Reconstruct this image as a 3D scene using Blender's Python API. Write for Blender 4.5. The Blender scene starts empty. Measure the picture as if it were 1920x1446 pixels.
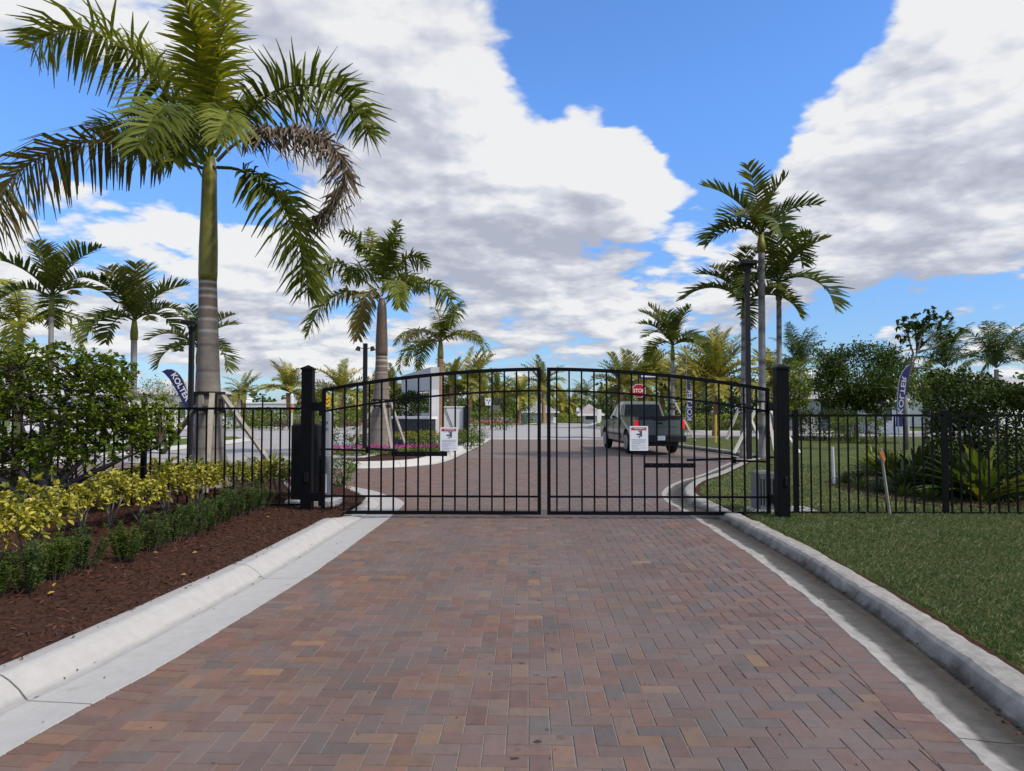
import bpy, bmesh, math, random
import numpy as np
from mathutils import Vector, Matrix, noise as mnoise
from mathutils.geometry import tessellate_polygon

random.seed(7)
RNG = np.random.default_rng(7)
R = math.radians
scene = bpy.context.scene
C = scene.collection

# ------------------------------------------------------------------ camera
CAM_H, YAW, PITCH, FPX = 1.53, R(1.3), R(2.1), 1333.0
cam_data = bpy.data.cameras.new('camera')
cam_data.sensor_width = 36.0
cam_data.lens = FPX / 1920 * 36
cam_data.clip_start, cam_data.clip_end = 0.05, 3000
cam = bpy.data.objects.new('camera', cam_data)
cam.location = (0, 0, CAM_H)
cam.rotation_euler = (R(90) + PITCH, 0, YAW)
C.objects.link(cam)
scene.camera = cam

# ------------------------------------------------------------------ light and exposure
SUN_EL, SUN_AZ = R(48), R(118)          # azimuth measured from +Y towards +X
SUN_STRENGTH, SUN_ANGLE = 3.3, R(5)
SKY_STRENGTH = 0.13
EXPOSURE = 0.1
sun_data = bpy.data.lights.new('sun', 'SUN')
sun_data.energy, sun_data.angle, sun_data.color = SUN_STRENGTH, SUN_ANGLE, (1.0, 0.91, 0.78)
sun = bpy.data.objects.new('sun', sun_data)
_sd = Vector((math.sin(SUN_AZ) * math.cos(SUN_EL), math.cos(SUN_AZ) * math.cos(SUN_EL), math.sin(SUN_EL)))
sun.rotation_euler = _sd.to_track_quat('Z', 'Y').to_euler()
sun.location = (20, 10, 30)
C.objects.link(sun)
vs = scene.view_settings
vs.view_transform, vs.look, vs.exposure, vs.gamma, vs.use_curve_mapping = 'Standard', 'None', EXPOSURE, 1.0, False

# ------------------------------------------------------------------ pixel of the photograph -> place in the world
_f = Vector((-math.sin(YAW) * math.cos(PITCH), math.cos(YAW) * math.cos(PITCH), math.sin(PITCH)))
_r = Vector((math.cos(YAW), math.sin(YAW), 0))
_u = _r.cross(_f)
def ray(px, py):
    return (_f * FPX + _r * (px - 960) + _u * (723 - py)).normalized()
def at(px, py, y):                      # the point at distance y along the road
    d = ray(px, py)
    return Vector((0, 0, CAM_H)) + d * (y / d.y)
def gp(px, py, z=0.0):                  # the point on the ground
    d = ray(px, py)
    return Vector((0, 0, CAM_H)) + d * ((z - CAM_H) / d.z)

# ------------------------------------------------------------------ sky: Nishita with clouds
world = bpy.data.worlds.new('World')
scene.world = world
world.use_nodes = True
wt = world.node_tree
wt.nodes.clear()

class NT:
    """small helper to write node maths"""
    def __init__(self, tree): self.t = tree
    def n(self, typ, **kw):
        nd = self.t.nodes.new(typ)
        for k, v in kw.items(): setattr(nd, k, v)
        return nd
    def put(self, sock, v):
        if isinstance(v, bpy.types.NodeSocket): self.t.links.new(v, sock)
        else: sock.default_value = v
    def m(self, op, a, b=0.0, c=0.0, clamp=False):
        nd = self.n('ShaderNodeMath', operation=op, use_clamp=clamp)
        self.put(nd.inputs[0], a); self.put(nd.inputs[1], b); self.put(nd.inputs[2], c)
        return nd.outputs[0]
    def vm(self, op, a, b=(0, 0, 0), scale=None):
        nd = self.n('ShaderNodeVectorMath', operation=op)
        self.put(nd.inputs[0], a); self.put(nd.inputs[1], b)
        if scale is not None: self.put(nd.inputs[3], scale)
        return nd.outputs[1] if op in ('DOT_PRODUCT', 'LENGTH', 'DISTANCE') else nd.outputs[0]
    def noise(self, vec, scale, detail=4, rough=0.5, dist=0.0, col=False):
        nd = self.n('ShaderNodeTexNoise')
        if vec is not None: self.put(nd.inputs['Vector'], vec)
        nd.inputs['Scale'].default_value = scale
        nd.inputs['Detail'].default_value = detail
        nd.inputs['Roughness'].default_value = rough
        nd.inputs['Distortion'].default_value = dist
        return nd.outputs['Color' if col else 'Fac']
    def sstep(self, v, lo, hi):
        nd = self.n('ShaderNodeMapRange', interpolation_type='SMOOTHSTEP')
        self.put(nd.inputs[0], v); self.put(nd.inputs[1], lo); self.put(nd.inputs[2], hi)
        return nd.outputs[0]
    def mix(self, f, a, b, blend='MIX'):
        nd = self.n('ShaderNodeMix', data_type='RGBA', blend_type=blend)
        self.put(nd.inputs[0], f); self.put(nd.inputs[6], a); self.put(nd.inputs[7], b)
        return nd.outputs[2]
    def ramp(self, f, stops, interp='LINEAR'):
        nd = self.n('ShaderNodeValToRGB')
        cr = nd.color_ramp
        cr.interpolation = interp
        while len(cr.elements) < len(stops): cr.elements.new(0.5)
        for e, (p, c) in zip(cr.elements, stops):
            e.position = p
            e.color = (*c, 1) if len(c) == 3 else c
        self.put(nd.inputs[0], f)
        return nd.outputs[0]

# cloud masses as (centre px, centre py, half width, half height, weight) of the photograph, turned into azimuth and elevation
CLOUDS = [(760, 80, 250, 170, .62), (560, 40, 190, 130, .40), (880, 190, 110, 60, .25), (110, 50, 260, 90, .42),
          (200, 270, 260, 120, -.62), (1240, 105, 300, 125, -1.05), (1400, 200, 130, 120, -.6), (430, 345, 130, 60, -.35), (1350, 310, 90, 130, -.45),
          (880, 340, 330, 160, .60), (1060, 320, 190, 120, .75), (1150, 320, 90, 100, .45), (900, 480, 260, 90, .30),
          (1690, 330, 240, 150, .65), (1850, 170, 170, 200, .55), (1560, 250, 120, 80, .30), (1750, 20, 70, 60, .45),
          (1630, 40, 120, 120, -.6), (1380, 410, 170, 80, .35), (1000, 570, 420, 80, .32), (250, 480, 330, 110, .50),
          (660, 330, 90, 50, -.15), (1250, 530, 60, 60, -.35), (680, 560, 80, 60, -.20), (1700, 480, 300, 70, .40),
          (1800, 560, 190, 40, -.35), (1560, 630, 260, 35, -.30), (860, 600, 70, 35, -.22), (520, 640, 500, 60, .24), (1050, 640, 300, 60, .22), (250, 640, 330, 70, .25), (1350, 540, 200, 60, .25), (560, 560, 120, 60, .25),
          (1380, 600, 330, 50, .20), (1860, 620, 120, 60, .30), (40, 690, 90, 40, .2)]
grp = bpy.data.node_groups.new('cloud_field', 'ShaderNodeTree')
grp.interface.new_socket('dir', in_out='INPUT', socket_type='NodeSocketVector')
grp.interface.new_socket('field', in_out='OUTPUT', socket_type='NodeSocketFloat')
g = NT(grp)
gi, go = g.n('NodeGroupInput'), g.n('NodeGroupOutput')
sx = g.n('ShaderNodeSeparateXYZ')
g.put(sx.inputs[0], gi.outputs[0])
az = g.m('ARCTAN2', sx.outputs[0], sx.outputs[1])
el = g.m('ARCSINE', sx.outputs[2])
# masses of the clouds, their outlines warped
wv = g.noise(gi.outputs[0], 5.0, 3, .5, 0, True)
ws = g.n('ShaderNodeSeparateXYZ'); g.put(ws.inputs[0], wv)
azw = g.m('ADD', az, g.m('MULTIPLY', g.m('SUBTRACT', ws.outputs[0], .5), .16))
elw = g.m('ADD', el, g.m('MULTIPLY', g.m('SUBTRACT', ws.outputs[1], .5), .10))
total = None
for cx, cy, rx, ry, w in CLOUDS:
    d = ray(cx, cy)
    a0, e0 = math.atan2(d.x, d.y), math.asin(d.z)
    da = g.m('DIVIDE', g.m('SUBTRACT', azw, a0), rx / FPX * 1.25)
    de = g.m('DIVIDE', g.m('SUBTRACT', elw, e0), ry / FPX * 1.25)
    q = g.m('ADD', g.m('MULTIPLY', da, da), g.m('MULTIPLY', de, de))
    v = g.m('MULTIPLY', g.m('SUBTRACT', 1.0, q, clamp=True), w)
    total = v if total is None else g.m('ADD', total, v)
# billows: noise on a curved sheet so that far clouds are small and flat
k = g.m('ADD', g.m('MAXIMUM', sx.outputs[2], 0.0), 0.22)
cmb = g.n('ShaderNodeCombineXYZ')
g.put(cmb.inputs[0], g.m('DIVIDE', sx.outputs[0], k))
g.put(cmb.inputs[1], g.m('DIVIDE', sx.outputs[1], k))
g.put(cmb.inputs[2], g.m('MULTIPLY', g.m('DIVIDE', sx.outputs[2], k), 2.6))
nz = g.noise(cmb.outputs[0], 1.7, 10, .60, .15)
nz2 = g.noise(cmb.outputs[0], 6.0, 8, .62, .25)
vor = g.n('ShaderNodeTexVoronoi', feature='F1')                   # cauliflower heads
g.put(vor.inputs['Vector'], g.vm('ADD', cmb.outputs[0], g.vm('SCALE', g.noise(cmb.outputs[0], 3.0, 3, .5, 0, True), scale=.16)))
vor.inputs['Scale'].default_value = 5.0
vor.inputs['Detail'].default_value = 3.0
vor.inputs['Roughness'].default_value = .55
puff = g.m('SUBTRACT', .95, vor.outputs['Distance'])
f = g.m('ADD', g.m('ADD', g.m('MULTIPLY', g.m('SUBTRACT', nz, .5), 1.9), g.m('MULTIPLY', g.m('SUBTRACT', nz2, .5), .45)), g.m('MULTIPLY', puff, .55))
# beyond the frame the same broken cover goes on
ab = g.m('ABSOLUTE', az)
rest = g.m('MAXIMUM', g.sstep(ab, .62, .95), g.sstep(el, .55, .85))
g.put(go.inputs[0], g.m('ADD', g.m('ADD', f, g.m('MULTIPLY', total, .88)), g.m('MULTIPLY', rest, .17)))

w = NT(wt)
tc = w.n('ShaderNodeTexCoord')
D = tc.outputs['Generated']
def field(vec):
    nd = w.n('ShaderNodeGroup'); nd.node_tree = grp
    w.put(nd.inputs[0], vec)
    return nd.outputs[0]
f0 = field(D)
f1 = field(w.vm('NORMALIZE', w.vm('ADD', D, (0.036, -0.006, 0.085))))
f2 = field(w.vm('NORMALIZE', w.vm('ADD', D, (0.008, -0.002, 0.016))))
dens = w.sstep(f0, -.05, .24)
lit = w.m('ADD', w.m('MULTIPLY', w.m('SUBTRACT', f0, f1), .72), w.m('MULTIPLY', w.m('SUBTRACT', f0, f2), .95))
lit = w.m('ADD', lit, .62)
thick = w.sstep(f0, .25, 1.05)
lit = w.m('SUBTRACT', lit, w.m('MULTIPLY', thick, .12), clamp=True)
ccol = w.ramp(lit, [(0.0, (.50, .52, .61)), (.40, (.64, .66, .74)), (.70, (.80, .82, .87)), (1.0, (.98, .975, .97))])
sky = w.n('ShaderNodeTexSky', sky_type='NISHITA')
sky.sun_disc = False
sky.sun_elevation, sky.sun_rotation = SUN_EL, SUN_AZ
sky.air_density, sky.dust_density, sky.ozone_density = 1.0, .6, 2.0
sz = w.n('ShaderNodeSeparateXYZ'); w.put(sz.inputs[0], D)
bg1 = w.n('ShaderNodeBackground')
w.put(bg1.inputs[0], w.mix(1.0, sky.outputs[0], w.mix(w.sstep(sz.outputs[2], .02, .42), (.60, .80, 1.10, 1), (.84, 1.25, 1.78, 1)), 'MULTIPLY'))
bg1.inputs[1].default_value = SKY_STRENGTH
bg2 = w.n('ShaderNodeBackground')
w.put(bg2.inputs[0], ccol)
bg2.inputs[1].default_value = .85
ms = w.n('ShaderNodeMixShader')
above = w.sstep(sz.outputs[2], -.01, .03)
w.put(ms.inputs[0], w.m('MULTIPLY', w.m('MULTIPLY', dens, .96), above))
w.put(ms.inputs[1], bg1.outputs[0]); w.put(ms.inputs[2], bg2.outputs[0])
wo = w.n('ShaderNodeOutputWorld')
w.put(wo.inputs[0], ms.outputs[0])

# ------------------------------------------------------------------ materials
def _mat(name):
    m = bpy.data.materials.new(name)
    m.use_nodes = True
    m.node_tree.nodes.clear()
    t = NT(m.node_tree)
    out = t.n('ShaderNodeOutputMaterial')
    p = t.n('ShaderNodeBsdfPrincipled')
    t.put(out.inputs[0], p.outputs[0])
    return m, t, p, out
def _pos(t): return t.n('ShaderNodeNewGeometry').outputs['Position']
def c4(c): return (c[0], c[1], c[2], 1.0)
def scl(c, k): return (c[0] * k, c[1] * k, c[2] * k)
def bump(t, p, h, strength, dist=0.01):
    b = t.n('ShaderNodeBump')
    b.inputs['Strength'].default_value = strength
    b.inputs['Distance'].default_value = dist
    t.put(b.inputs['Height'], h)
    t.put(p.inputs['Normal'], b.outputs[0])
def M(name, base, rough=.6, spec=.4, var=.15, vs=6.0, bmp=0.0, bs=60.0, metal=0.0, coat=0.0, base2=None):
    m, t, p, _ = _mat(name)
    pos = _pos(t)
    n = t.noise(pos, vs, 5, .6)
    lo, hi = scl(base, 1 - var), scl(base2 or base, 1 + var)
    t.put(p.inputs['Base Color'], t.ramp(n, [(.3, lo), (.7, hi)]))
    p.inputs['Roughness'].default_value = rough
    p.inputs['Specular IOR Level'].default_value = spec
    p.inputs['Metallic'].default_value = metal
    p.inputs['Coat Weight'].default_value = coat
    if bmp: bump(t, p, t.noise(pos, bs, 5, .65), bmp)
    return m
def F(name, cols, trans=.30, rough=.45, spec=.35, vs=1.6):
    """leaves: each leaf takes its own place on the range of colours"""
    m, t, p, out = _mat(name)
    geo = t.n('ShaderNodeNewGeometry')
    v = t.m('ADD', t.m('MULTIPLY', geo.outputs['Random Per Island'], .72),
            t.m('MULTIPLY', t.noise(geo.outputs['Position'], vs, 3, .6), .34))
    v = t.m('SUBTRACT', v, .03)
    k = len(cols)
    col = t.ramp(v, [(i / max(1, k - 1), c) for i, c in enumerate(cols)])
    t.put(p.inputs['Base Color'], col)
    p.inputs['Roughness'].default_value = rough
    p.inputs['Specular IOR Level'].default_value = spec
    tr = t.n('ShaderNodeBsdfTranslucent')
    t.put(tr.inputs[0], t.mix(1.0, col, (1.25, 1.3, .6, 1), 'MULTIPLY'))
    mx = t.n('ShaderNodeMixShader')
    mx.inputs[0].default_value = trans
    t.put(mx.inputs[1], p.outputs[0]); t.put(mx.inputs[2], tr.outputs[0])
    t.put(out.inputs[0], mx.outputs[0])
    return m
def T(name, rough=.7, spec=.3, var=.25, vs=12.0, bmp=.3, bs=80.0, stretch=None):
    """base colour carried by the mesh (attribute tint), broken up by noise"""
    m, t, p, _ = _mat(name)
    a = t.n('ShaderNodeAttribute'); a.attribute_name = 'tint'
    pos = _pos(t)
    if stretch: pos = t.vm('MULTIPLY', pos, stretch)
    n = t.noise(pos, vs, 6, .65)
    k = t.ramp(n, [(.28, (1 - var,) * 3), (.72, (1 + var,) * 3)])
    t.put(p.inputs['Base Color'], t.mix(1.0, a.outputs['Color'], k, 'MULTIPLY'))
    p.inputs['Roughness'].default_value = rough
    p.inputs['Specular IOR Level'].default_value = spec
    if bmp: bump(t, p, t.noise(pos, bs, 4, .6), bmp)
    return m

def brick_material():
    m, t, p, _ = _mat('clay_paver')
    a = t.n('ShaderNodeAttribute'); a.attribute_name = 'tint'
    pos = _pos(t)
    n1 = t.noise(pos, 14, 5, .7)
    col = t.mix(t.sstep(n1, .42, .75), a.outputs['Color'], t.mix(1.0, a.outputs['Color'], (.72, .78, .86, 1), 'MULTIPLY'))
    n2 = t.noise(pos, 1.1, 4, .6)                                     # dust and tyre film in broad patches
    col = t.mix(t.m('MULTIPLY', t.sstep(n2, .40,   .70), .55), col, (.150, .130, .124, 1))
    n3 = t.noise(pos, 220, 3, .7)
    col = t.mix(1.0, col, t.ramp(n3, [(.25, (.80,) * 3), (.75, (1.18,) * 3)]), 'MULTIPLY')
    sp = t.n('ShaderNodeSeparateXYZ'); t.put(sp.inputs[0], pos)      # oil drips in the middle of the lane
    xx = t.m('ABSOLUTE', t.m('SUBTRACT', sp.outputs[0], 0.0))
    lane = t.m('SUBTRACT', 1.0, t.sstep(xx, .05, .30))
    for c_ in (-.95, .85):                                            # tyre paths
        tx = t.m('ABSOLUTE', t.m('SUBTRACT', t.m('ADD', sp.outputs[0], t.m('MULTIPLY', t.m('SUBTRACT', t.noise(pos, .7, 2, .5), .5), .5)), c_))
        col = t.mix(t.m('MULTIPLY', t.m('SUBTRACT', 1.0, t.sstep(tx, .05, .42)), .30), col, (.105, .088, .080, 1))
    vo = t.n('ShaderNodeTexVoronoi'); t.put(vo.inputs['Vector'], t.vm('ADD', pos, t.vm('SCALE', t.noise(pos, 30, 2, .5, 0, True), scale=.05)))
    vo.inputs['Scale'].default_value = 7.0
    drip = t.m('SUBTRACT', 1.0, t.sstep(vo.outputs['Distance'], .10, .19))
    sel = t.sstep(t.noise(pos, 3.0, 2, .5), .42, .52)
    k = t.m('MULTIPLY', t.m('MULTIPLY', drip, sel), t.m('ADD', t.m('MULTIPLY', lane, .85), .06))
    col = t.mix(k, col, (.035, .022, .02, 1))
    t.put(p.inputs['Base Color'], col)
    p.inputs['Roughness'].default_value = .72
    p.inputs['Specular IOR Level'].default_value = .32
    bump(t, p, t.noise(pos, 160, 4, .7), .35, .004)
    return m
def kerb_material(name, stops, wob=.10, var=.12):
    """concrete whose staining follows the gutter: attribute across runs from the road edge (0) to the back of the kerb (1)"""
    m, t, p, _ = _mat(name)
    a = t.n('ShaderNodeAttribute'); a.attribute_name = 'across'
    pos = _pos(t)
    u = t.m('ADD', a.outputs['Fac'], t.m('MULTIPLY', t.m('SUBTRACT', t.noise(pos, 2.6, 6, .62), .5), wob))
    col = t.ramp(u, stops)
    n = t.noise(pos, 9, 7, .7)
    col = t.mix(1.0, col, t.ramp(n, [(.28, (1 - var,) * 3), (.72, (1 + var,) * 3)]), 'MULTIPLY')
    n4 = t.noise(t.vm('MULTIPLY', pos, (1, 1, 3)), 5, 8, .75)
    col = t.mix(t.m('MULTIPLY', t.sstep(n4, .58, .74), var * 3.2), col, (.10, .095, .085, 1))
    t.put(p.inputs['Base Color'], col)
    p.inputs['Roughness'].default_value = .85
    p.inputs['Specular IOR Level'].default_value = .25
    bump(t, p, t.noise(pos, 120, 5, .7), .35, .006)
    return m

black = M('black_powder_coat', (.0030, .0030, .0045), .55, .12, .2, 5)
black_plastic = M('black_plastic', (.005, .005, .006), .55, .2, .2, 5)
dark_metal = M('dark_bronze_metal', (.012, .012, .015), .5, .25, .15)
grey_metal = M('galvanised_metal', (.22, .23, .24), .45, .5, .12, 10)
operator_grey = M('weathered_grey_enclosure', (.16, .165, .17), .55, .4, .2, 9)
concrete = M('pale_concrete', (.48, .47, .44), .85, .25, .13, 4, .3, 90)
wood = M('weathered_lumber', (.30, .27, .22), .8, .2, .22, 7, .35, 50)
pale_wood = M('pale_lumber', (.52, .49, .43), .8, .2, .15, 7, .3, 50)
yellow_paint = M('yellow_paint', (.62, .44, .05), .6, .3, .1)
white_paint = M('white_stucco', (.80, .79, .76), .8, .25, .05, 3, .15, 60)
offwhite = M('offwhite_plastic', (.66, .67, .68), .5, .35, .06)
grey_stucco = M('grey_stucco', (.46, .47, .48), .85, .25, .07, 3, .15, 60)
pale_grey_stucco = M('pale_grey_stucco', (.62, .63, .65), .85, .25, .06, 3, .15, 60)
roof_tile = M('pale_roof_tile', (.42, .40, .385), .8, .2, .12, 8, .3, 12)
roof_grey = M('grey_roof_tile', (.27, .27, .28), .8, .2, .12, 8, .3, 12)
roof_pink = M('mauve_roof_tile', (.33, .28, .28), .8, .2, .12, 8, .3, 12)
window_glass = M('window_glass', (.03, .04, .05), .06, .6, .1, 1)
dark_stone = M('dark_ledger_stone', (.035, .038, .044), .7, .35, .35, 6, .3, 40)
tan_stone = M('tan_stone', (.46, .40, .31), .85, .2, .16, 6, .3, 40)
navy_cloth = M('navy_banner_cloth', (.022, .026, .11), .7, .25, .14, 3)
white_print = M('white_print', (.80, .80, .80), .6, .3, .02)
sign_white = M('sign_white', (.74, .76, .78), .5, .4, .03)
sign_red = M('sign_red', (.46, .008, .016), .45, .4, .05)
warn_red = M('warning_header', (.38, .055, .025), .5, .4, .08)
sign_ink = M('sign_ink', (.05, .06, .07), .6, .3, .05)
sign_grey_ink = M('sign_grey_ink', (.26, .28, .32), .6, .3, .05)
sign_yellow = M('sign_yellow', (.75, .42, .01), .5, .4, .05)
rope_black = M('black_strap', (.015, .013, .012), .8, .2, .2)
twig = M('twig_bark', (.075, .06, .045), .85, .2, .3, 14, .3, 60)
grey_bark = M('grey_branch_bark', (.17, .155, .135), .85, .2, .25, 12, .35, 60)
trunk_mat = T('palm_trunk_bark', .85, .2, .20, 9, .4, 60)
shaft_mat = M('crownshaft_green', (.16, .15, .018), .45, .4, .22, 5, 0, 60)
shaft_brown = M('crownshaft_brown', (.12, .085, .062), .5, .35, .2, 5)
soil_mat = M('mulch_ground', (.050, .022, .014), .95, .15, .45, 26, .9, 60)
chip_mat = F('mulch_chip', [(.014, .007, .005), (.042, .018, .011), (.068, .028, .017), (.105, .046, .028), (.16, .082, .05)], .0, .9, .1, 3)
brick_mat = brick_material()
sand_mat = M('joint_sand', (.25, .23, .21), .95, .1, .16, 20, .3, 200)
# ------------------------------------------------------------------ building helpers
def link(name, me, mat=None, parent=None, loc=None):
    o = bpy.data.objects.new(name, me)
    C.objects.link(o)
    if mat is not None and not me.materials: me.materials.append(mat)
    if parent is not None: o.parent = parent
    if loc is not None: o.location = loc
    return o
def tag(o, label=None, cat=None, group=None, kind=None):
    for k, v in (('label', label), ('category', cat), ('group', group), ('kind', kind)):
        if v: o[k] = v
    return o
def thing(name, label, cat, loc=(0, 0, 0), group=None, rz=0.0):
    o = bpy.data.objects.new(name, None)
    o.empty_display_size = .2
    o.location, o.rotation_euler = loc, (0, 0, rz)
    C.objects.link(o)
    return tag(o, label, cat, group)
def root_loc(p):
    while p is not None and p.parent is not None: p = p.parent
    return np.array(p.location) if p is not None else np.zeros(3)
def np_mesh(name, V, Fa, tint=None, across=None, smooth=False):
    V = np.asarray(V, dtype=np.float32); Fa = np.asarray(Fa, dtype=np.int32)
    me = bpy.data.meshes.new(name)
    nf, k = Fa.shape
    me.vertices.add(len(V)); me.vertices.foreach_set('co', V.ravel())
    me.loops.add(nf * k); me.loops.foreach_set('vertex_index', Fa.ravel())
    me.polygons.add(nf); me.polygons.foreach_set('loop_start', np.arange(0, nf * k, k, dtype=np.int32))
    if tint is not None:
        at_ = me.attributes.new('tint', 'FLOAT_COLOR', 'POINT')
        at_.data.foreach_set('color', np.c_[np.asarray(tint, dtype=np.float32), np.ones(len(V), np.float32)].ravel())
    if across is not None:
        at_ = me.attributes.new('across', 'FLOAT', 'POINT')
        at_.data.foreach_set('value', np.asarray(across, dtype=np.float32))
    me.update(calc_edges=True)
    me.polygons.foreach_set('use_smooth', np.full(nf, smooth))
    return me
def np_obj(name, V, Fa, mat, parent=None, tint=None, across=None, smooth=False, local=False):
    """V in world coordinates unless local: stored relative to the thing it belongs to"""
    V = np.asarray(V, dtype=np.float64)
    if parent is not None and not local: V = V - root_loc(parent)
    return link(name, np_mesh(name, V, Fa, tint, across, smooth), mat, parent)

class MB:
    """collects boxes, bars, tubes and prisms and links them as one mesh"""
    def __init__(self): self.v, self.f = [], []
    def add(self, vs_, fs):
        b = len(self.v)
        self.v += [tuple(p) for p in vs_]
        self.f += [tuple(i + b for i in q) for q in fs]
        return self
    def box(self, x0, x1, y0, y1, z0, z1, mx=None):
        vs_ = [Vector(p) for p in ((x0, y0, z0), (x1, y0, z0), (x1, y1, z0), (x0, y1, z0), (x0, y0, z1), (x1, y0, z1), (x1, y1, z1), (x0, y1, z1))]
        if mx is not None: vs_ = [mx @ p for p in vs_]
        return self.add(vs_, [(3, 2, 1, 0), (4, 5, 6, 7), (0, 1, 5, 4), (1, 2, 6, 5), (2, 3, 7, 6), (3, 0, 4, 7)])
    def cbox(self, x0, x1, y0, y1, z0, z1, c=.01, mx=None):
        """box with chamfered upright edges and top"""
        def ring(z, i): return [(x0 + i + c, y0 + i, z), (x1 - i - c, y0 + i, z), (x1 - i, y0 + i + c, z), (x1 - i, y1 - i - c, z),
                                (x1 - i - c, y1 - i, z), (x0 + i + c, y1 - i, z), (x0 + i, y1 - i - c, z), (x0 + i, y0 + i + c, z)]
        vs_ = [Vector(p) for p in ring(z0, 0) + ring(z1 - c, 0) + ring(z1, c)]
        if mx is not None: vs_ = [mx @ p for p in vs_]
        fs = [tuple(range(7, -1, -1)), tuple(range(16, 24))]
        for a in (0, 8):
            for i in range(8): fs.append((a + i, a + (i + 1) % 8, a + 8 + (i + 1) % 8, a + 8 + i))
        return self.add(vs_, fs)
    def tube(self, pts, rad, n=6, cap=True):
        pts = [Vector(p) for p in pts]
        if not isinstance(rad, (list, tuple)): rad = [rad] * len(pts)
        vs_, fs, prev = [], [], None
        for i, p in enumerate(pts):
            t = (pts[min(i + 1, len(pts) - 1)] - pts[max(i - 1, 0)]).normalized()
            if prev is None:
                a = t.cross(Vector((0, 0, 1)))
                if a.length < .05: a = t.cross(Vector((1, 0, 0)))
            else: a = prev - t * prev.dot(t)
            a.normalize(); prev = a
            b = t.cross(a)
            for j in range(n):
                q = 2 * math.pi * j / n
                vs_.append(p + (a * math.cos(q) + b * math.sin(q)) * rad[i])
        for i in range(len(pts) - 1):
            for j in range(n):
                fs.append((i * n + j, i * n + (j + 1) % n, (i + 1) * n + (j + 1) % n, (i + 1) * n + j))
        if cap:
            fs.append(tuple(range(n - 1, -1, -1)))
            m = (len(pts) - 1) * n
            fs.append(tuple(range(m, m + n)))
        return self.add(vs_, fs)
    def bar(self, a, b, w, h):
        """square bar from a to b; w sideways, h upwards"""
        a, b = Vector(a), Vector(b)
        t = (b - a).normalized()
        s = t.cross(Vector((0, 0, 1)))
        if s.length < .05: s = Vector((1, 0, 0))
        s.normalize(); u = s.cross(t)
        vs_ = [p + s * (i * w / 2) + u * (j * h / 2) for p in (a, b) for i, j in ((-1, -1), (1, -1), (1, 1), (-1, 1))]
        return self.add(vs_, [(3, 2, 1, 0), (4, 5, 6, 7), (0, 1, 5, 4), (1, 2, 6, 5), (2, 3, 7, 6), (3, 0, 4, 7)])
    def prism(self, poly, axis, a, b):
        """polygon of 2-D points carried along an axis from a to b"""
        def p3(p, q): return {'x': (q, p[0], p[1]), 'y': (p[0], q, p[1]), 'z': (p[0], p[1], q)}[axis]
        n = len(poly)
        vs_ = [p3(p, a) for p in poly] + [p3(p, b) for p in poly]
        tri = tessellate_polygon([[Vector((p[0], p[1], 0)) for p in poly]])
        fs = [tuple(t) for t in tri] + [tuple(i + n for i in reversed(t)) for t in tri]
        fs += [(i, (i + 1) % n, n + (i + 1) % n, n + i) for i in range(n)]
        return self.add(vs_, fs)
    def lathe(self, prof, c=(0, 0, 0), n=20, axis='z'):
        vs_, fs = [], []
        for r, h in prof:
            for j in range(n):
                q = 2 * math.pi * j / n
                p = (r * math.cos(q), r * math.sin(q), h)
                if axis == 'x': p = (p[2], p[0], p[1])
                if axis == 'y': p = (p[0], p[2], p[1])
                vs_.append((p[0] + c[0], p[1] + c[1], p[2] + c[2]))
        for i in range(len(prof) - 1):
            for j in range(n):
                fs.append((i * n + j, i * n + (j + 1) % n, (i + 1) * n + (j + 1) % n, (i + 1) * n + j))
        fs.append(tuple(range(n - 1, -1, -1)))
        m = (len(prof) - 1) * n
        fs.append(tuple(range(m, m + n)))
        return self.add(vs_, fs)
    def build(self, name, mat, parent=None, local=False, smooth=False, bevel=0.0):
        me = bpy.data.meshes.new(name)
        off = Vector(root_loc(parent)) if (parent is not None and not local) else Vector((0, 0, 0))
        me.from_pydata([tuple(Vector(p) - off) for p in self.v], [], self.f)
        bm = bmesh.new(); bm.from_mesh(me)
        bmesh.ops.recalc_face_normals(bm, faces=bm.faces)
        if bevel:
            es = [e for e in bm.edges if len(e.link_faces) == 2 and e.calc_face_angle(0) > .5]
            bmesh.ops.bevel(bm, geom=es, offset=bevel, segments=2, affect='EDGES', clamp_overlap=True)
        bm.to_mesh(me); bm.free()
        if smooth:
            for p in me.polygons: p.use_smooth = True
        return link(name, me, mat, parent)

TEXTS = {}
def text_mesh(body, size):
    """lettering in the XZ plane, facing -Y, centred on the origin"""
    key = (body, size)
    if key not in TEXTS:
        cu = bpy.data.curves.new('lettering', 'FONT')
        cu.body, cu.size, cu.extrude, cu.align_x, cu.align_y, cu.offset = body, size, .002, 'CENTER', 'CENTER', size * .018
        o = bpy.data.objects.new('lettering', cu); C.objects.link(o)
        dg = bpy.context.evaluated_depsgraph_get()
        me = bpy.data.meshes.new_from_object(o.evaluated_get(dg))
        bpy.data.objects.remove(o)
        me.transform(Matrix.Rotation(R(90), 4, 'X'))
        TEXTS[key] = me
    me = TEXTS[key].copy()
    me.materials.clear()
    return me
for _b, _s in (('KOLTER', .42), ('STOP', .25), ('WARNING', .055)): text_mesh(_b, _s)

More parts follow.
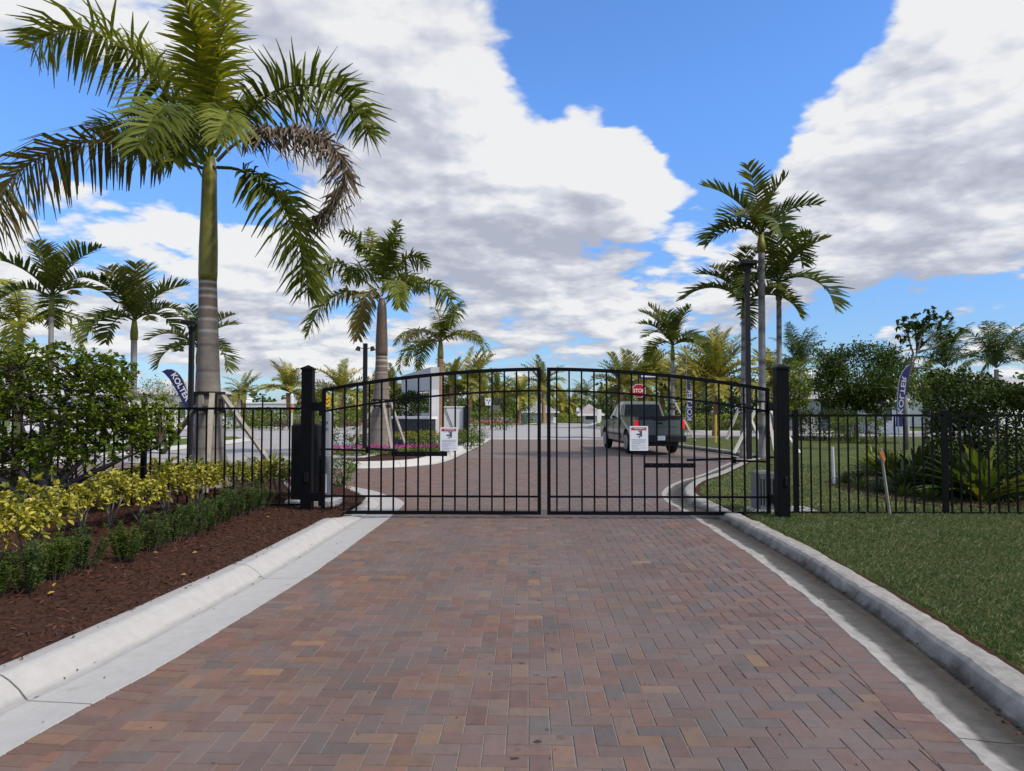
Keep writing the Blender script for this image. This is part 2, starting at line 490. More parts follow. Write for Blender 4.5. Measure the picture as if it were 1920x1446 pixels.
def smooth_path(pts, step=.2):
    """Catmull-Rom through 2-D or 3-D points at about even steps"""
    P = [np.array(p, float) for p in pts]
    P = [2 * P[0] - P[1]] + P + [2 * P[-1] - P[-2]]
    out = []
    for i in range(1, len(P) - 2):
        n = max(2, int(np.linalg.norm(P[i + 1] - P[i]) / step))
        for j in range(n):
            t = j / n
            a, b, c, d = P[i - 1], P[i], P[i + 1], P[i + 2]
            out.append(.5 * (2 * b + (c - a) * t + (2 * a - 5 * b + 4 * c - d) * t * t + (3 * b - a - 3 * c + d) * t ** 3))
    out.append(P[-2])
    return np.array(out)
def normals2(P, side):
    T_ = np.gradient(P[:, :2], axis=0)
    T_ /= np.linalg.norm(T_, axis=1)[:, None] + 1e-9
    return np.c_[-T_[:, 1], T_[:, 0]] * (1 if side == 'left' else -1)
def offset_path(P, d, side): return P[:, :2] + normals2(P, side) * d
def kerb(name, path, profile, side, mat, height=None, seg=2.9, jit=.0, wmax=None, step=.15):
    """a kerb and gutter cast in lengths with open joints; profile = (offset from the road edge, height)"""
    P = smooth_path(path, step)
    Nn = normals2(P, side)
    S = np.r_[0, np.cumsum(np.linalg.norm(np.diff(P[:, :2], axis=0), axis=1))]
    prof = np.array(profile, float)
    width = wmax or prof[:, 0].max()
    root = bpy.data.objects.new(name, None); C.objects.link(root)
    root['kind'] = 'structure'
    nseg = max(1, int(round(S[-1] / seg)))
    edges = np.linspace(0, S[-1], nseg + 1)
    for a, b in zip(edges[:-1], edges[1:]):
        s = np.linspace(a + .006, b - .006, max(3, int((b - a) / step)))
        V, U = [], []
        for q in s:
            p = np.array([np.interp(q, S, P[:, 0]), np.interp(q, S, P[:, 1])])
            n = np.array([np.interp(q, S, Nn[:, 0]), np.interp(q, S, Nn[:, 1])])
            h = np.interp(p[1], height[0], height[1]) if height else 1.0
            for o_, z in prof:
                up = jit * (mnoise.noise(Vector((q * 2.2, o_ * 6, 1.7))) + .6 * mnoise.noise(Vector((q * 9, o_ * 14, 4.1)))) if 0 < z else 0
                zz = z * h if z > .012 else z
                V.append((p[0] + n[0] * (o_ + up * .8), p[1] + n[1] * (o_ + up * .8), zz + up))
                U.append(o_ / width)
        m = len(prof)
        Fq = [(i * m + j, (i + 1) * m + j, (i + 1) * m + j + 1, i * m + j + 1) for i in range(len(s) - 1) for j in range(m - 1)]
        if side == 'right': Fq = [q[::-1] for q in Fq]
        V = np.array(V); V0 = V.copy(); nv = len(V)
        V = np.r_[V, V[:m] * [1, 1, 0] + [0, 0, -.12], V[-m:] * [1, 1, 0] + [0, 0, -.12]]     # ends of the length
        U = U + [0.3] * (2 * m)
        for j in range(m - 1):
            Fq.append((j, j + 1, nv + j + 1, nv + j)); e = nv - m
            Fq.append((e + j + 1, e + j, nv + m + j, nv + m + j + 1))
        np_obj('kerb_segment', V, Fq, mat, root, across=U)
    return root
def in_poly(px, py, poly):
    poly = np.asarray(poly)[:, :2]
    x, y = np.asarray(px), np.asarray(py)
    inside = np.zeros(x.shape, bool)
    j = len(poly) - 1
    for i in range(len(poly)):
        xi, yi = poly[i]; xj, yj = poly[j]
        c = ((yi > y) != (yj > y)) & (x < (xj - xi) * (y - yi) / (yj - yi + 1e-12) + xi)
        inside ^= c
        j = i
    return inside
def sheet(name, poly, z, mat, kind='structure', skirt=0.0, parent=None):
    poly = [(float(p[0]), float(p[1])) for p in poly]
    n = len(poly)
    tri = tessellate_polygon([[Vector((p[0], p[1], 0)) for p in poly]])
    V = [(p[0], p[1], z) for p in poly]
    fs = [tuple(t) for t in tri]
    if skirt:
        V += [(p[0], p[1], z - skirt) for p in poly]
        fs += [(i, (i + 1) % n, n + (i + 1) % n, n + i) for i in range(n)]
    mb = MB(); mb.add(V, fs)
    o = mb.build(name, mat, parent)
    if parent is None: o['kind'] = kind
    me = o.data                                                   # tops look up
    if me.polygons[0].normal.z < 0:
        me.flip_normals()
    return o

# ------------------------------------------------------------------ leaves
def leaf_arrays(P, A, L, W, droop=.15, fold=.12):
    """oval leaves: P roots (n,3), A unit axes, L lengths, W widths"""
    n = len(P)
    up = np.array([0, 0, 1.0]) + RNG.normal(0, .45, (n, 3))
    S = np.cross(A, up); S /= np.linalg.norm(S, axis=1)[:, None] + 1e-9
    Nn = np.cross(S, A)
    L = np.asarray(L).reshape(-1, 1) * np.ones((n, 1)); W = np.asarray(W).reshape(-1, 1) * np.ones((n, 1))
    g_ = np.array([0, 0, -1.0])
    b = P
    m1 = P + A * L * .35 + g_ * L * droop * .15; m2 = P + A * L * .72 + g_ * L * droop * .5
    tip = P + A * L + g_ * L * droop
    V = np.stack([b, m1 + S * W * .5 + Nn * W * fold, m2 + S * W * .36 + Nn * W * fold, tip,
                  m2 - S * W * .36 + Nn * W * fold, m1 - S * W * .5 + Nn * W * fold], 1).reshape(-1, 3)
    i = np.arange(n)[:, None] * 6
    Fq = np.concatenate([i + [0, 1, 2, 3], i + [0, 3, 4, 5]], 1).reshape(-1, 4)
    return V, Fq
def unit(v): return v / (np.linalg.norm(v, axis=-1, keepdims=True) + 1e-9)
def rand_dirs(n): return unit(RNG.normal(0, 1, (n, 3)))
def leaf_obj(name, P, A, L, W, mat, parent=None, droop=.15, fold=.12):
    V, Fq = leaf_arrays(np.asarray(P), np.asarray(A), L, W, droop, fold)
    return np_obj(name, V, Fq, mat, parent)

# ------------------------------------------------------------------ palms
def frond_arrays(path, nleaf=50, lmax=.6, width=.035, plume=.35, droop=.5, t0=.14, vee=.25, rach=.022, sweep=.6, ragged=.1, twist=0.0):
    P = np.asarray(path, float)
    S_ = np.r_[0, np.cumsum(np.linalg.norm(np.diff(P, axis=0), axis=1))]
    tot = S_[-1]
    def pos(t): return np.stack([np.interp(t * tot, S_, P[:, k]) for k in range(3)], -1)
    t = np.linspace(t0, 1.0, nleaf)
    t = np.repeat(t, 2) + RNG.normal(0, .25 / nleaf, nleaf * 2)
    t = np.clip(t, t0, 1)
    side = np.tile([1.0, -1.0], nleaf)
    p = pos(t)
    Tn = unit(pos(np.clip(t + .02, 0, 1)) - pos(np.clip(t - .02, 0, 1)))
    Z = np.array([0, 0, 1.0])
    S = np.cross(Tn, Z)
    base = np.cross(Tn.mean(0), [0, 0, 1.0])
    bad = np.linalg.norm(S, axis=1) < .35
    S[bad] = base if np.linalg.norm(base) > .2 else np.array([1.0, 0, 0])
    S = unit(S)
    # keep the same side along the whole frond
    ref = S[0].copy()
    for i in range(len(S)):
        if S[i] @ ref < 0: S[i] = -S[i]
        ref = S[i]
    Nn = unit(np.cross(S, Tn))
    Nn[(Nn[:, 2] < 0)] *= -1
    prof = np.sin(np.pi * np.clip(.10 + .84 * (t - t0) / (1 - t0), 0, 1)) ** .55
    L = lmax * prof * (1 + RNG.normal(0, ragged, len(t)))
    fw = sweep * (.55 + .9 * t ** 2)
    d = unit(S * side[:, None] + Tn * fw[:, None] + Nn * (vee + RNG.normal(0, plume, len(t)))[:, None])
    L = L[:, None]
    g_ = np.array([0, 0, -1.0])
    mid = p + d * L * .52 + g_ * L * droop * .16
    dd = unit(d + g_ * droop * .9)
    tip = mid + dd * L * .48
    if twist: tip = tip + RNG.normal(0, twist, tip.shape) * L; mid = mid + RNG.normal(0, twist * .4, mid.shape) * L
    wv = unit(np.cross(d, Nn + Tn * .35)) * width
    V = np.stack([p - wv * .35, p + wv * .35, mid - wv * .5, mid + wv * .5, tip - wv * .10, tip + wv * .10], 1).reshape(-1, 3)
    i = np.arange(len(t))[:, None] * 6
    Fq = np.concatenate([i + [0, 1, 3, 2], i + [2, 3, 5, 4]], 1).reshape(-1, 4)
    # midrib
    n, k = len(P), 5
    tt = unit(np.gradient(P, axis=0))
    a = np.cross(tt, [0.31, .22, .92]); a = unit(a); b = np.cross(tt, a)
    rr = rach * (1.0 - .85 * np.linspace(0, 1, n))[:, None]
    ring = np.concatenate([P + (a * math.cos(2 * math.pi * j / k) + b * math.sin(2 * math.pi * j / k)) * rr for j in range(k)], 1).reshape(-1, 3)
    o0 = len(V)
    Fr = [(o0 + q * k + j, o0 + q * k + (j + 1) % k, o0 + (q + 1) * k + (j + 1) % k, o0 + (q + 1) * k + j) for q in range(n - 1) for j in range(k)]
    return np.r_[V, ring], np.r_[Fq, np.array(Fr)]
def arc_path(length, el0, bend, n=14, power=1.25, side=0.0):
    """frond midrib in its own plane: leaves the base at elevation el0 (degrees), bends down by bend degrees"""
    pts = [np.zeros(3)]
    for i in range(1, n):
        t = i / (n - 1)
        e = R(el0 - bend * t ** power)
        pts.append(pts[-1] + np.array([math.cos(e), side * t * .3, math.sin(e)]) * length / (n - 1))
    return np.array(pts)
def trunk_obj(name, base, top, zs, rs, tints, parent, mat, n=16, lean=(0, 0)):
    """round trunk from heights zs (world), radii rs and colours per ring"""
    V, Tt = [], []
    z0, z1 = zs[0], zs[-1]
    for z, r, c in zip(zs, rs, tints):
        t = (z - z0) / (z1 - z0)
        cx, cy = base[0] + (top[0] - base[0]) * t + lean[0] * t * t, base[1] + (top[1] - base[1]) * t + lean[1] * t * t
        for j in range(n):
            q = 2 * math.pi * j / n
            V.append((cx + r * math.cos(q), cy + r * math.sin(q), z)); Tt.append(c)
    m = len(zs)
    Fq = [(i * n + j, i * n + (j + 1) % n, (i + 1) * n + (j + 1) % n, (i + 1) * n + j) for i in range(m - 1) for j in range(n)]
    return np_obj(name, V, Fq, mat, parent, tint=Tt, smooth=True)
FROND_BANK = {}
def bank(kind, k, maker):
    key = (kind, k)
    if key not in FROND_BANK:
        V, Fq = maker(k)
        FROND_BANK[key] = np_mesh('frond', V, Fq)
    return FROND_BANK[key]

royal_green = F('royal_frond_green', [(0.093, 0.113, 0.014), (0.145, 0.168, 0.020), (0.204, 0.216, 0.024), (0.323, 0.296, 0.031)], .28, .5, .25, .8)
royal_lime = F('royal_frond_lime', [(0.155, 0.171, 0.015), (0.241, 0.253, 0.023), (0.328, 0.309, 0.029), (0.431, 0.357, 0.033)], .32, .5, .25, .8)
royal_deep = F('royal_frond_deep', [(0.056, 0.074, 0.012), (0.091, 0.118, 0.017), (0.132, 0.156, 0.020), (0.215, 0.211, 0.025)], .25, .58, 0.18, .8)
royal_olive = F('royal_frond_olive', [(0.091, 0.078, 0.021), (0.128, 0.113, 0.021), (0.165, 0.138, 0.025), (0.183, 0.132, 0.057)], .25, .5, .3, .8)
royal_dry = F('royal_frond_dry', [(0.062, 0.054, 0.018), (0.156, 0.112, 0.075), (0.238, 0.181, 0.132), (0.311, 0.240, 0.184)], .15, .7, .2, 1.4)
adonidia_green = F('stiff_frond_green', [(0.034, 0.054, 0.013), (0.057, 0.084, 0.016), (0.087, 0.116, 0.020), (0.157, 0.164, 0.024)], .25, .58, 0.2, .8)
adonidia_yellow = F('stiff_frond_yellowing', [(.08, .085, .014), (.12, .12, .02), (.16, .14, .03)], .3, .45, .35, .8)
date_green = F('date_frond_green', [(0.116, 0.147, 0.049), (0.182, 0.202, 0.056), (0.280, 0.265, 0.070), (0.395, 0.327, 0.098)], .25, .5, .3, .6)
date_gold = F('date_frond_gold', [(0.165, 0.171, 0.035), (0.263, 0.248, 0.042), (0.395, 0.327, 0.056), (0.494, 0.373, 0.084)], .28, .5, .3, .6)
coconut_green = F('coconut_frond_green', [(0.038, 0.068, 0.027), (0.068, 0.105, 0.032), (0.105, 0.143, 0.042), (0.165, 0.180, 0.063)], .22, .58, 0.2, .6)

def royal_maker(k):
    el = [74, 60, 48, 34, 20, 66, 42, 28][k % 8]; bd = [55, 80, 105, 115, 110, 70, 95, 120][k % 8]
    return frond_arrays(arc_path(3.2, el, bd, 16, 1.2), 64, .62, .065, .42, .75, .10, .18, .028, .55)
def adonidia_maker(k):
    el = [80, 62, 46, 28, 70, 38][k % 6]; bd = [38, 62, 82, 100, 52, 88][k % 6]
    return frond_arrays(arc_path(1.75, el, bd, 12, 1.15), 25, .56, .070, .16, .32, .14, .60, .022, .75, .10)
def date_maker(k):
    el = [80, 62, 44, 26, 8, 70, 35, 15][k % 8]; bd = [30, 55, 60, 65, 70, 45, 60, 70][k % 8]
    return frond_arrays(arc_path(2.7, el, bd, 10, 1.4), 36, .45, .065, .32, .25, .10, .35, .03, .9)
def coconut_maker(k):
    el = [84, 68, 52, 34, 76, 44][k % 6]; bd = [40, 60, 75, 92, 50, 85][k % 6]
    return frond_arrays(arc_path(3.2, el, bd, 12, 1.3), 50, .62, .060, .22, .70, .14, .15, .03, .7)
MAKERS = {'royal': royal_maker, 'stiff': adonidia_maker, 'date': date_maker, 'coconut': coconut_maker}
NVAR = {'royal': 8, 'stiff': 6, 'date': 8, 'coconut': 6}
def put_fronds(root, kind, crown, n, size, mats, spread=1.0, phase=0.0, upright=0.0, bias=None):
    for i in range(n):
        k = i % NVAR[kind]
        me = bank(kind, k, MAKERS[kind])
        o = bpy.data.objects.new('frond', me)
        if not me.materials: me.materials.append(None)
        o.parent = root
        s = size * random.uniform(.86, 1.1)
        o.location = tuple(np.array(crown) - root_loc(root))
        azm = phase + i * 2.399 + random.uniform(-.25, .25)
        o.rotation_euler = (random.uniform(-.2, .2), random.uniform(-.16, .12) - upright, azm)
        o.scale = (s, s, s)
        o.material_slots[0].link = 'OBJECT'
        o.material_slots[0].material = mats[(i * 7 + 3) % len(mats)]
        C.objects.link(o)
def ring_trunk_tints(zs, base, ring, every, w=.25, jitter=.15):
    out = []
    for z in zs:
        ph = (z / every) % 1.0
        c = np.array(ring if ph < w else base) * (1 + random.uniform(-jitter, jitter))
        out.append(c)
    return out
def slim_palm(kind, label, cat_group, base, crown, r0, r1, nfr, size, mats, ring=True, name='palm_tree', shaft=.5, upright=0.0, lean=(0, 0), shaft_m=None, base_col=(.26, .25, .235)):
    root = thing(name, label, 'palm tree', tuple(base), cat_group)
    zs = np.linspace(base[2] - .05, crown[2] - shaft, 46 if ring else 16)
    t = np.linspace(0, 1, len(zs))
    rs = r0 + (r1 - r0) * t ** .7
    rs[:2] *= 1.25
    tint = ring_trunk_tints(zs, base_col, scl(base_col, .45), .17, .22) if ring else [np.array(base_col) * random.uniform(.75, 1.2) for _ in zs]
    top = (base[0] + (crown[0] - base[0]) * 1.0, base[1] + (crown[1] - base[1]))
    trunk_obj('trunk', base, top, list(zs), list(rs), tint, root, trunk_mat, 12)
    if shaft > .2:
        mb = MB(); mb.tube([Vector((top[0], top[1], crown[2] - shaft - .02)), Vector((top[0], top[1], crown[2] - shaft * .6)), Vector((top[0], top[1], crown[2] + .05))], [r1 * 1.25, r1 * 1.3, r1 * .7], 10)
        mb.build('crownshaft', shaft_m or shaft_mat, root, smooth=True)
    put_fronds(root, kind, crown, nfr, size, mats, phase=random.uniform(0, 6), upright=upright)
    return root
# ================================================================== GROUND
ground_mat = M('ground_turf', (.050, .075, .022), .95, .1, .25, .6, .4, 30)
lawn_mat = M('lawn_turf', (.055, .075, .020), .95, .1, .40, 2.4, .8, 70, base2=(.085, .10, .03))
far_lawn_mat = M('far_lawn_turf', (.085, .125, .028), .95, .1, .22, .8, .5, 40)
asphalt_mat = M('asphalt', (.33, .315, .31), .9, .25, .10, .8, .3, 120)
far_paver_mat = M('far_clay_paver', (.178, .138, .120), .85, .25, .10, 1.2, .3, 60)
lane_mat = M('lane_paver', (.215, .178, .168), .85, .25, .10, 1.0, .3, 60)
marking_mat = M('road_marking_paint', (.62, .62, .60), .7, .3, .08)

g_ = sheet('ground', [(-700, -60), (700, -60), (700, 1500), (-700, 1500)], -.16, ground_mat)
sheet('driveway', [(-16, 1.0), (9, 1.0), (9, 41), (-14.6, 41), (-16, 38)], -.014, far_paver_mat)
sheet('cross_street', [(-140, 39.2), (140, 39.2), (140, 96), (-140, 96)], -.012, asphalt_mat)
sheet('side_lane', [(-14.6, 20.5), (-5.6, 22.0), (-4.4, 39.0), (-14.6, 39.0)], -.009, asphalt_mat)
sheet('stop_line', [(-2.1, 39.7), (6.2, 40.2), (6.2, 40.75), (-2.1, 40.25)], .000, marking_mat)

# ---- edges of the drive: where the pavers meet the concrete
LEFT_EDGE = [(-2.46, .9), (-2.34, 3.2), (-2.21, 4.2), (-2.10, 5.7), (-2.03, 7.0), (-2.01, 9.0), (-2.0, 10.3), (-2.05, 11.7), (-2.20, 12.3), (-2.55, 12.95), (-3.2, 14.0), (-4.3, 14.9), (-6.2, 14.6), (-8.5, 13.2), (-11.5, 12.2), (-17, 11.6)]
RIGHT_EDGE = [(1.80, .9), (1.97, 3.1), (2.11, 4.2), (2.25, 5.5), (2.30, 6.4), (2.37, 7.8), (2.37, 10.4), (2.36, 12.4), (2.62, 13.9), (3.2, 15.5), (4.0, 17.0), (5.1, 19.4), (6.1, 21.6), (6.75, 22.6)]
RIGHT_EDGE_FAR = [(7.0, 24.0), (6.95, 25.2), (6.6, 27.5), (6.15, 30), (5.9, 34), (6.3, 38), (8, 40.2), (12, 41.4), (20, 42), (70, 42.5)]
ISLAND_EDGE = [gp(604, 874), gp(640, 879), gp(720, 878), gp(790, 874), gp(835, 866), gp(872, 850), gp(900, 836), gp(917, 826), gp(919, 822.5)]
ISLAND_EDGE = [(p.x, p.y) for p in ISLAND_EDGE] + [(-2.6, 41.0), (-3.8, 40.5)] + [(-4.6, 36), (-4.9, 30), (-5.3, 24.5), (-5.6, 21.5)]
FAR_LEFT_EDGE = [(-14.2, 4), (-14.1, 12), (-14.1, 20), (-14.0, 29), (-14.3, 36), (-15.3, 39), (-17.5, 40.8), (-24, 41.6), (-90, 42)]

LP = [(-.02, -.02), (0, .006), (.14, .002), (.28, -.002), (.385, -.004), (.405, .014), (.44, .05), (.50, .092), (.545, .115), (.58, .122), (.66, .122), (.695, .117), (.70, .05), (.70, -.12)]
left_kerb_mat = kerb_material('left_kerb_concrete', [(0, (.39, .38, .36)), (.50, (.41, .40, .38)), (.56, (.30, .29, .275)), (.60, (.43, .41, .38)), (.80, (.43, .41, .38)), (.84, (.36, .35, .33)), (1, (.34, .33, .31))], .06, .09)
RP = [(-.02, -.02), (0, .008), (.06, .005), (.12, .002), (.20, .000), (.28, -.002), (.335, -.003), (.36, .001), (.378, .014), (.392, .045), (.408, .080), (.432, .104), (.462, .112), (.52, .114), (.572, .112), (.592, .098), (.60, .05), (.60, -.12)]
right_kerb_mat = kerb_material('right_kerb_concrete', [(0, (.33, .315, .28)), (.13, (.31, .295, .265)), (.185, (.092, .086, .077)), (.36, (.060, .056, .050)), (.44, (.042, .037, .029)), (.57, (.040, .034, .026)), (.615, (.085, .076, .060)), (.645, (.22, .205, .18)), (.70, (.33, .31, .275)), (.77, (.31, .292, .26)), (1, (.28, .265, .235))], .20, .30)  # face stops paler than the top: paints in light the face misses
pale_kerb_mat = kerb_material('pale_kerb_concrete', [(0, (.48, .47, .44)), (1, (.52, .50, .46))], .05, .06)
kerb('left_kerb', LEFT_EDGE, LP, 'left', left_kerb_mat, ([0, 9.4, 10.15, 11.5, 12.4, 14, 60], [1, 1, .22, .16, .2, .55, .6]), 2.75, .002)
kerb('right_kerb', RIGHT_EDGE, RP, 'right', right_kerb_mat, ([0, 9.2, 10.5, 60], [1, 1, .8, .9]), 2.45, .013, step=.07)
SP = [(0, .006), (.30, -.002), (.33, .02), (.37, .10), (.40, .13), (.55, .13), (.56, -.1)]
kerb('right_kerb_far', RIGHT_EDGE_FAR, SP, 'right', right_kerb_mat, None, 3.2, .004, step=.4)
kerb('island_kerb', ISLAND_EDGE, [(0, .006), (.30, .0), (.32, .03), (.36, .13), (.40, .155), (.62, .155), (.63, -.1)], 'left', pale_kerb_mat, None, 3.0, .002, step=.3)
kerb('lane_kerb', FAR_LEFT_EDGE, SP, 'left', pale_kerb_mat, None, 3.2, .002, step=.5)

# ---- beds and lawns
def ribbon(path, d, side, step=.15): return [tuple(p) for p in offset_path(smooth_path(path, step), d, side)]
BED = ribbon(LEFT_EDGE, .63, 'left') + [(-17, .9)]
LAWN = ribbon(RIGHT_EDGE, .585, 'right') + [(8.4, 23.2)] + ribbon(RIGHT_EDGE_FAR, .5, 'right', .4) + [(70, .9)]
def bed_height(x, y):
    """mulch banked up from the kerb to the fence"""
    e = np.interp(y, [p[1] for p in LEFT_EDGE[:8]], [p[0] for p in LEFT_EDGE[:8]])
    d = np.clip(-(x - e) - .66, 0, 4)
    return .100 + .075 * np.clip(d / 2.2, 0, 1)
def height_field(name, poly, cell, zf, mat, kind='structure', rough=.012, seed=0, x0=None, x1=None, y0=None, y1=None):
    A = np.asarray(poly)
    x0 = A[:, 0].min() if x0 is None else x0; x1 = A[:, 0].max() if x1 is None else x1
    y0 = A[:, 1].min() if y0 is None else y0; y1 = A[:, 1].max() if y1 is None else y1
    xs, ys = np.arange(x0, x1 + cell, cell), np.arange(y0, y1 + cell, cell)
    X, Y = np.meshgrid(xs, ys)
    rg = np.random.default_rng(seed)
    Z = zf(X, Y) + rg.normal(0, rough, X.shape)
    nx = len(xs)
    V = np.stack([X.ravel(), Y.ravel(), Z.ravel()], 1)
    ii, jj = np.meshgrid(np.arange(len(xs) - 1), np.arange(len(ys) - 1))
    cx, cy = xs[ii] + cell / 2, ys[jj] + cell / 2
    ok = in_poly(cx, cy, poly)
    a = (jj * nx + ii)[ok]
    Fq = np.stack([a, a + 1, a + 1 + nx, a + nx], 1)
    used = np.unique(Fq); remap = np.zeros(len(V), int); remap[used] = np.arange(len(used))
    o = np_obj(name, V[used], remap[Fq], mat, smooth=True)
    o['kind'] = kind
    return o
height_field('mulch_ground', BED, .06, bed_height, soil_mat, rough=.009, seed=3, x0=-14)
LAWN_Z = .062
sheet('lawn', LAWN, LAWN_Z, lawn_mat)
edge_a, edge_b = ribbon(RIGHT_EDGE, .585, 'right'), ribbon(RIGHT_EDGE, .69, 'right')
sheet('lawn_soil_edge', edge_a + edge_b[::-1], LAWN_Z + .004, soil_mat)
ISL = [(p[0], p[1]) for p in ribbon(ISLAND_EDGE, .55, 'left', .3)]
sheet('island_ground', ISL, .14, soil_mat)
FARL = ribbon(FAR_LEFT_EDGE, .5, 'left', .5) + [(-90, 4)]
sheet('lane_lawn', FARL, .12, far_lawn_mat)
sheet('sidewalk', [(-19.6, 4), (-18.0, 4), (-18.0, 38.5), (-19.6, 39)], .126, concrete)
MEDIAN = [(-120, 61), (-30, 64), (-14, 66), (-7, 72), (-5.5, 79), (-1, 80.5), (1.0, 82), (1.6, 86), (1.2, 96), (-120, 96)]
sheet('far_left_lawn', MEDIAN, .10, far_lawn_mat, skirt=.3)
kerb('far_left_kerb', [(-120, 61), (-30, 64), (-14, 66), (-7, 72), (-5.5, 79), (-1, 80.5), (1.0, 82), (1.6, 86)], [(0, .006), (.5, .01), (.52, .13), (.9, .14), (.92, -.1)], 'left', pale_kerb_mat, None, 6, .0, step=1.0)
FARR = [(6.2, 63), (6.9, 59), (9, 55.5), (13, 53), (22, 51.5), (120, 50), (120, 96), (9, 96)]
sheet('far_right_lawn', FARR, .10, far_lawn_mat, skirt=.3)
kerb('far_right_kerb', [(9, 96), (6.4, 75), (6.2, 63), (6.9, 59), (9, 55.5), (13, 53), (22, 51.5), (120, 50)], [(-.2, .006), (.0, .02), (.02, .13), (.5, .14), (.52, -.1)], 'left', pale_kerb_mat, None, 6, .0, step=1.0)
sheet('far_green', [(-160, 96.5), (160, 96.5), (160, 200), (-160, 200)], .04, far_lawn_mat)
sheet('far_kerb_strip', [(1.8, 88), (6.4, 88), (6.4, 89.4), (1.8, 89.4)], .06, concrete)

# ---- the paving: herringbone bricks with an edge course along each kerb
PALETTE = [((0.172, 0.093, 0.066), 20), ((0.162, 0.095, 0.072), 24), ((0.151, 0.102, 0.083), 22), ((0.114, 0.095, 0.085), 16), ((0.194, 0.114, 0.069), 8), ((0.140, 0.083, 0.067), 12), ((0.234, 0.140, 0.077), 1.8), ((0.164, 0.114, 0.086), 14)]
_pc = np.array([p[0] for p in PALETTE]); _pw = np.array([p[1] for p in PALETTE], float); _pw /= _pw.sum()
def brick_tint(x, y):
    c = _pc[RNG.choice(len(_pc), p=_pw)] * (1 + RNG.normal(0, .10))
    warm = np.clip((.2 - x) / 2.2, -.75, 1)
    c = c * np.array([1 + .14 * warm, 1.0 + .03 * warm, 1 - .08 * warm])
    c = c * .75 + np.array([.145, .102, .086]) * .28
    if x > 1.9 and y < 10: c = c * np.array([1.1, .98, .94])
    return np.clip(c, .02, .6)
left_line = smooth_path(LEFT_EDGE[:10], .1); right_line = smooth_path(RIGHT_EDGE, .1)
def left_x(y): return np.interp(y, left_line[:, 1], left_line[:, 0])
def right_x(y): return np.interp(y, right_line[:, 1], right_line[:, 0])
BR = []                                                       # centre x, y, half length, half width, angle, dz
B, J = .104, .0055
for i in range(-64, 76):
    for j in range(8, 232):
        kk = (i - j) % 4
        if kk == 0: BR.append(((i + 1) * B, (j + .5) * B, B - J / 2, B / 2 - J / 2, 0.0, 0))
        elif kk == 3: BR.append(((i + .5) * B, (j + 1) * B, B - J / 2, B / 2 - J / 2, math.pi / 2, 0))
BR = np.array(BR)
keep = np.ones(len(BR), bool)
x, y = BR[:, 0], BR[:, 1]
ly = y < 12.3
keep &= ~(ly & (x < left_x(y) + .10))
keep &= ~((y < 22.6) & (x > right_x(y) - .10))
keep &= ~in_poly(x, y, ribbon(LEFT_EDGE, .1, 'left') + [(-17, .9)]) & ~in_poly(x, y, ribbon(ISLAND_EDGE, .1, 'left', .3)) & ~in_poly(x, y, [tuple(p) for p in right_line] + [(20, 22), (20, .9)])
keep &= (y > .9) & (y < 23.5) & (x > -6.3) & (x < 7.4) & ~((x > 6.7) & (y > 22.5))
BR = list(map(tuple, BR[keep]))
for line, sgn in ((left_line, 1), (right_line, -1)):           # edge course, bricks square to the kerb
    S_ = np.r_[0, np.cumsum(np.linalg.norm(np.diff(line[:, :2], axis=0), axis=1))]
    for s_ in np.arange(.05, S_[-1] - .05, B):
        px_, py_ = np.interp(s_, S_, line[:, 0]), np.interp(s_, S_, line[:, 1])
        qx, qy = np.interp(s_ + .05, S_, line[:, 0]), np.interp(s_ + .05, S_, line[:, 1])
        ang = math.atan2(qy - py_, qx - px_) - math.pi / 2
        BR.append((px_ + sgn * math.cos(ang) * (B - .005), py_ + sgn * math.sin(ang) * (B - .005), B - J / 2, B / 2 - J / 2, ang, .0035))
def brick_verts(hl, hw, dz):
    c = .0025
    V = []
    for z, q in ((-.035, 0), (-.0030, 0), (0, c)):
        V += [(-hl + q, -hw + q, z + dz), (hl - q, -hw + q, z + dz), (hl - q, hw - q, z + dz), (-hl + q, hw - q, z + dz)]
    return np.array(V)
BF = np.array([(8, 9, 10, 11)] + [(a + i, a + (i + 1) % 4, a + 4 + (i + 1) % 4, a + 4 + i) for a in (0, 4) for i in range(4)])
paving = bpy.data.objects.new('paving', None); C.objects.link(paving); paving['kind'] = 'structure'
sand = np_obj('joint_sand', [(-6.4, .9, -.005), (7.4, .9, -.005), (7.4, 23.5, -.005), (-6.4, 23.5, -.005)], [(0, 1, 2, 3)], sand_mat, paving)
order = sorted(range(len(BR)), key=lambda q: math.hypot(BR[q][0], BR[q][1]))
VV, FF, TT, nb = [], [], [], 0
singles = 0
for q in order:
    bx, by, hl, hw, ang, dz = BR[q]
    c_ = brick_tint(bx, by)
    V = brick_verts(hl, hw, dz)
    V[8:, 2] += RNG.normal(0, .0006) + V[8:, 0] * RNG.normal(0, .006) + V[8:, 1] * RNG.normal(0, .006)
    in_view = by > 2.9 and abs(bx + .02 * by) / by < .74
    if in_view and singles < 296:
        me = np_mesh('brick', V, BF, tint=np.tile(c_, (12, 1)))
        o = link('brick', me, brick_mat, paving, (bx, by, 0)); o.rotation_euler = (0, 0, ang)
        singles += 1
        continue
    ca, sa = math.cos(ang), math.sin(ang)
    W_ = np.stack([bx + V[:, 0] * ca - V[:, 1] * sa, by + V[:, 0] * sa + V[:, 1] * ca, V[:, 2]], 1)
    VV.append(W_); FF.append(BF + nb); TT.append(np.tile(c_, (12, 1))); nb += 12
o = np_obj('brick_field', np.concatenate(VV), np.concatenate(FF), brick_mat, paving, tint=np.concatenate(TT))
o['kind'] = 'stuff'

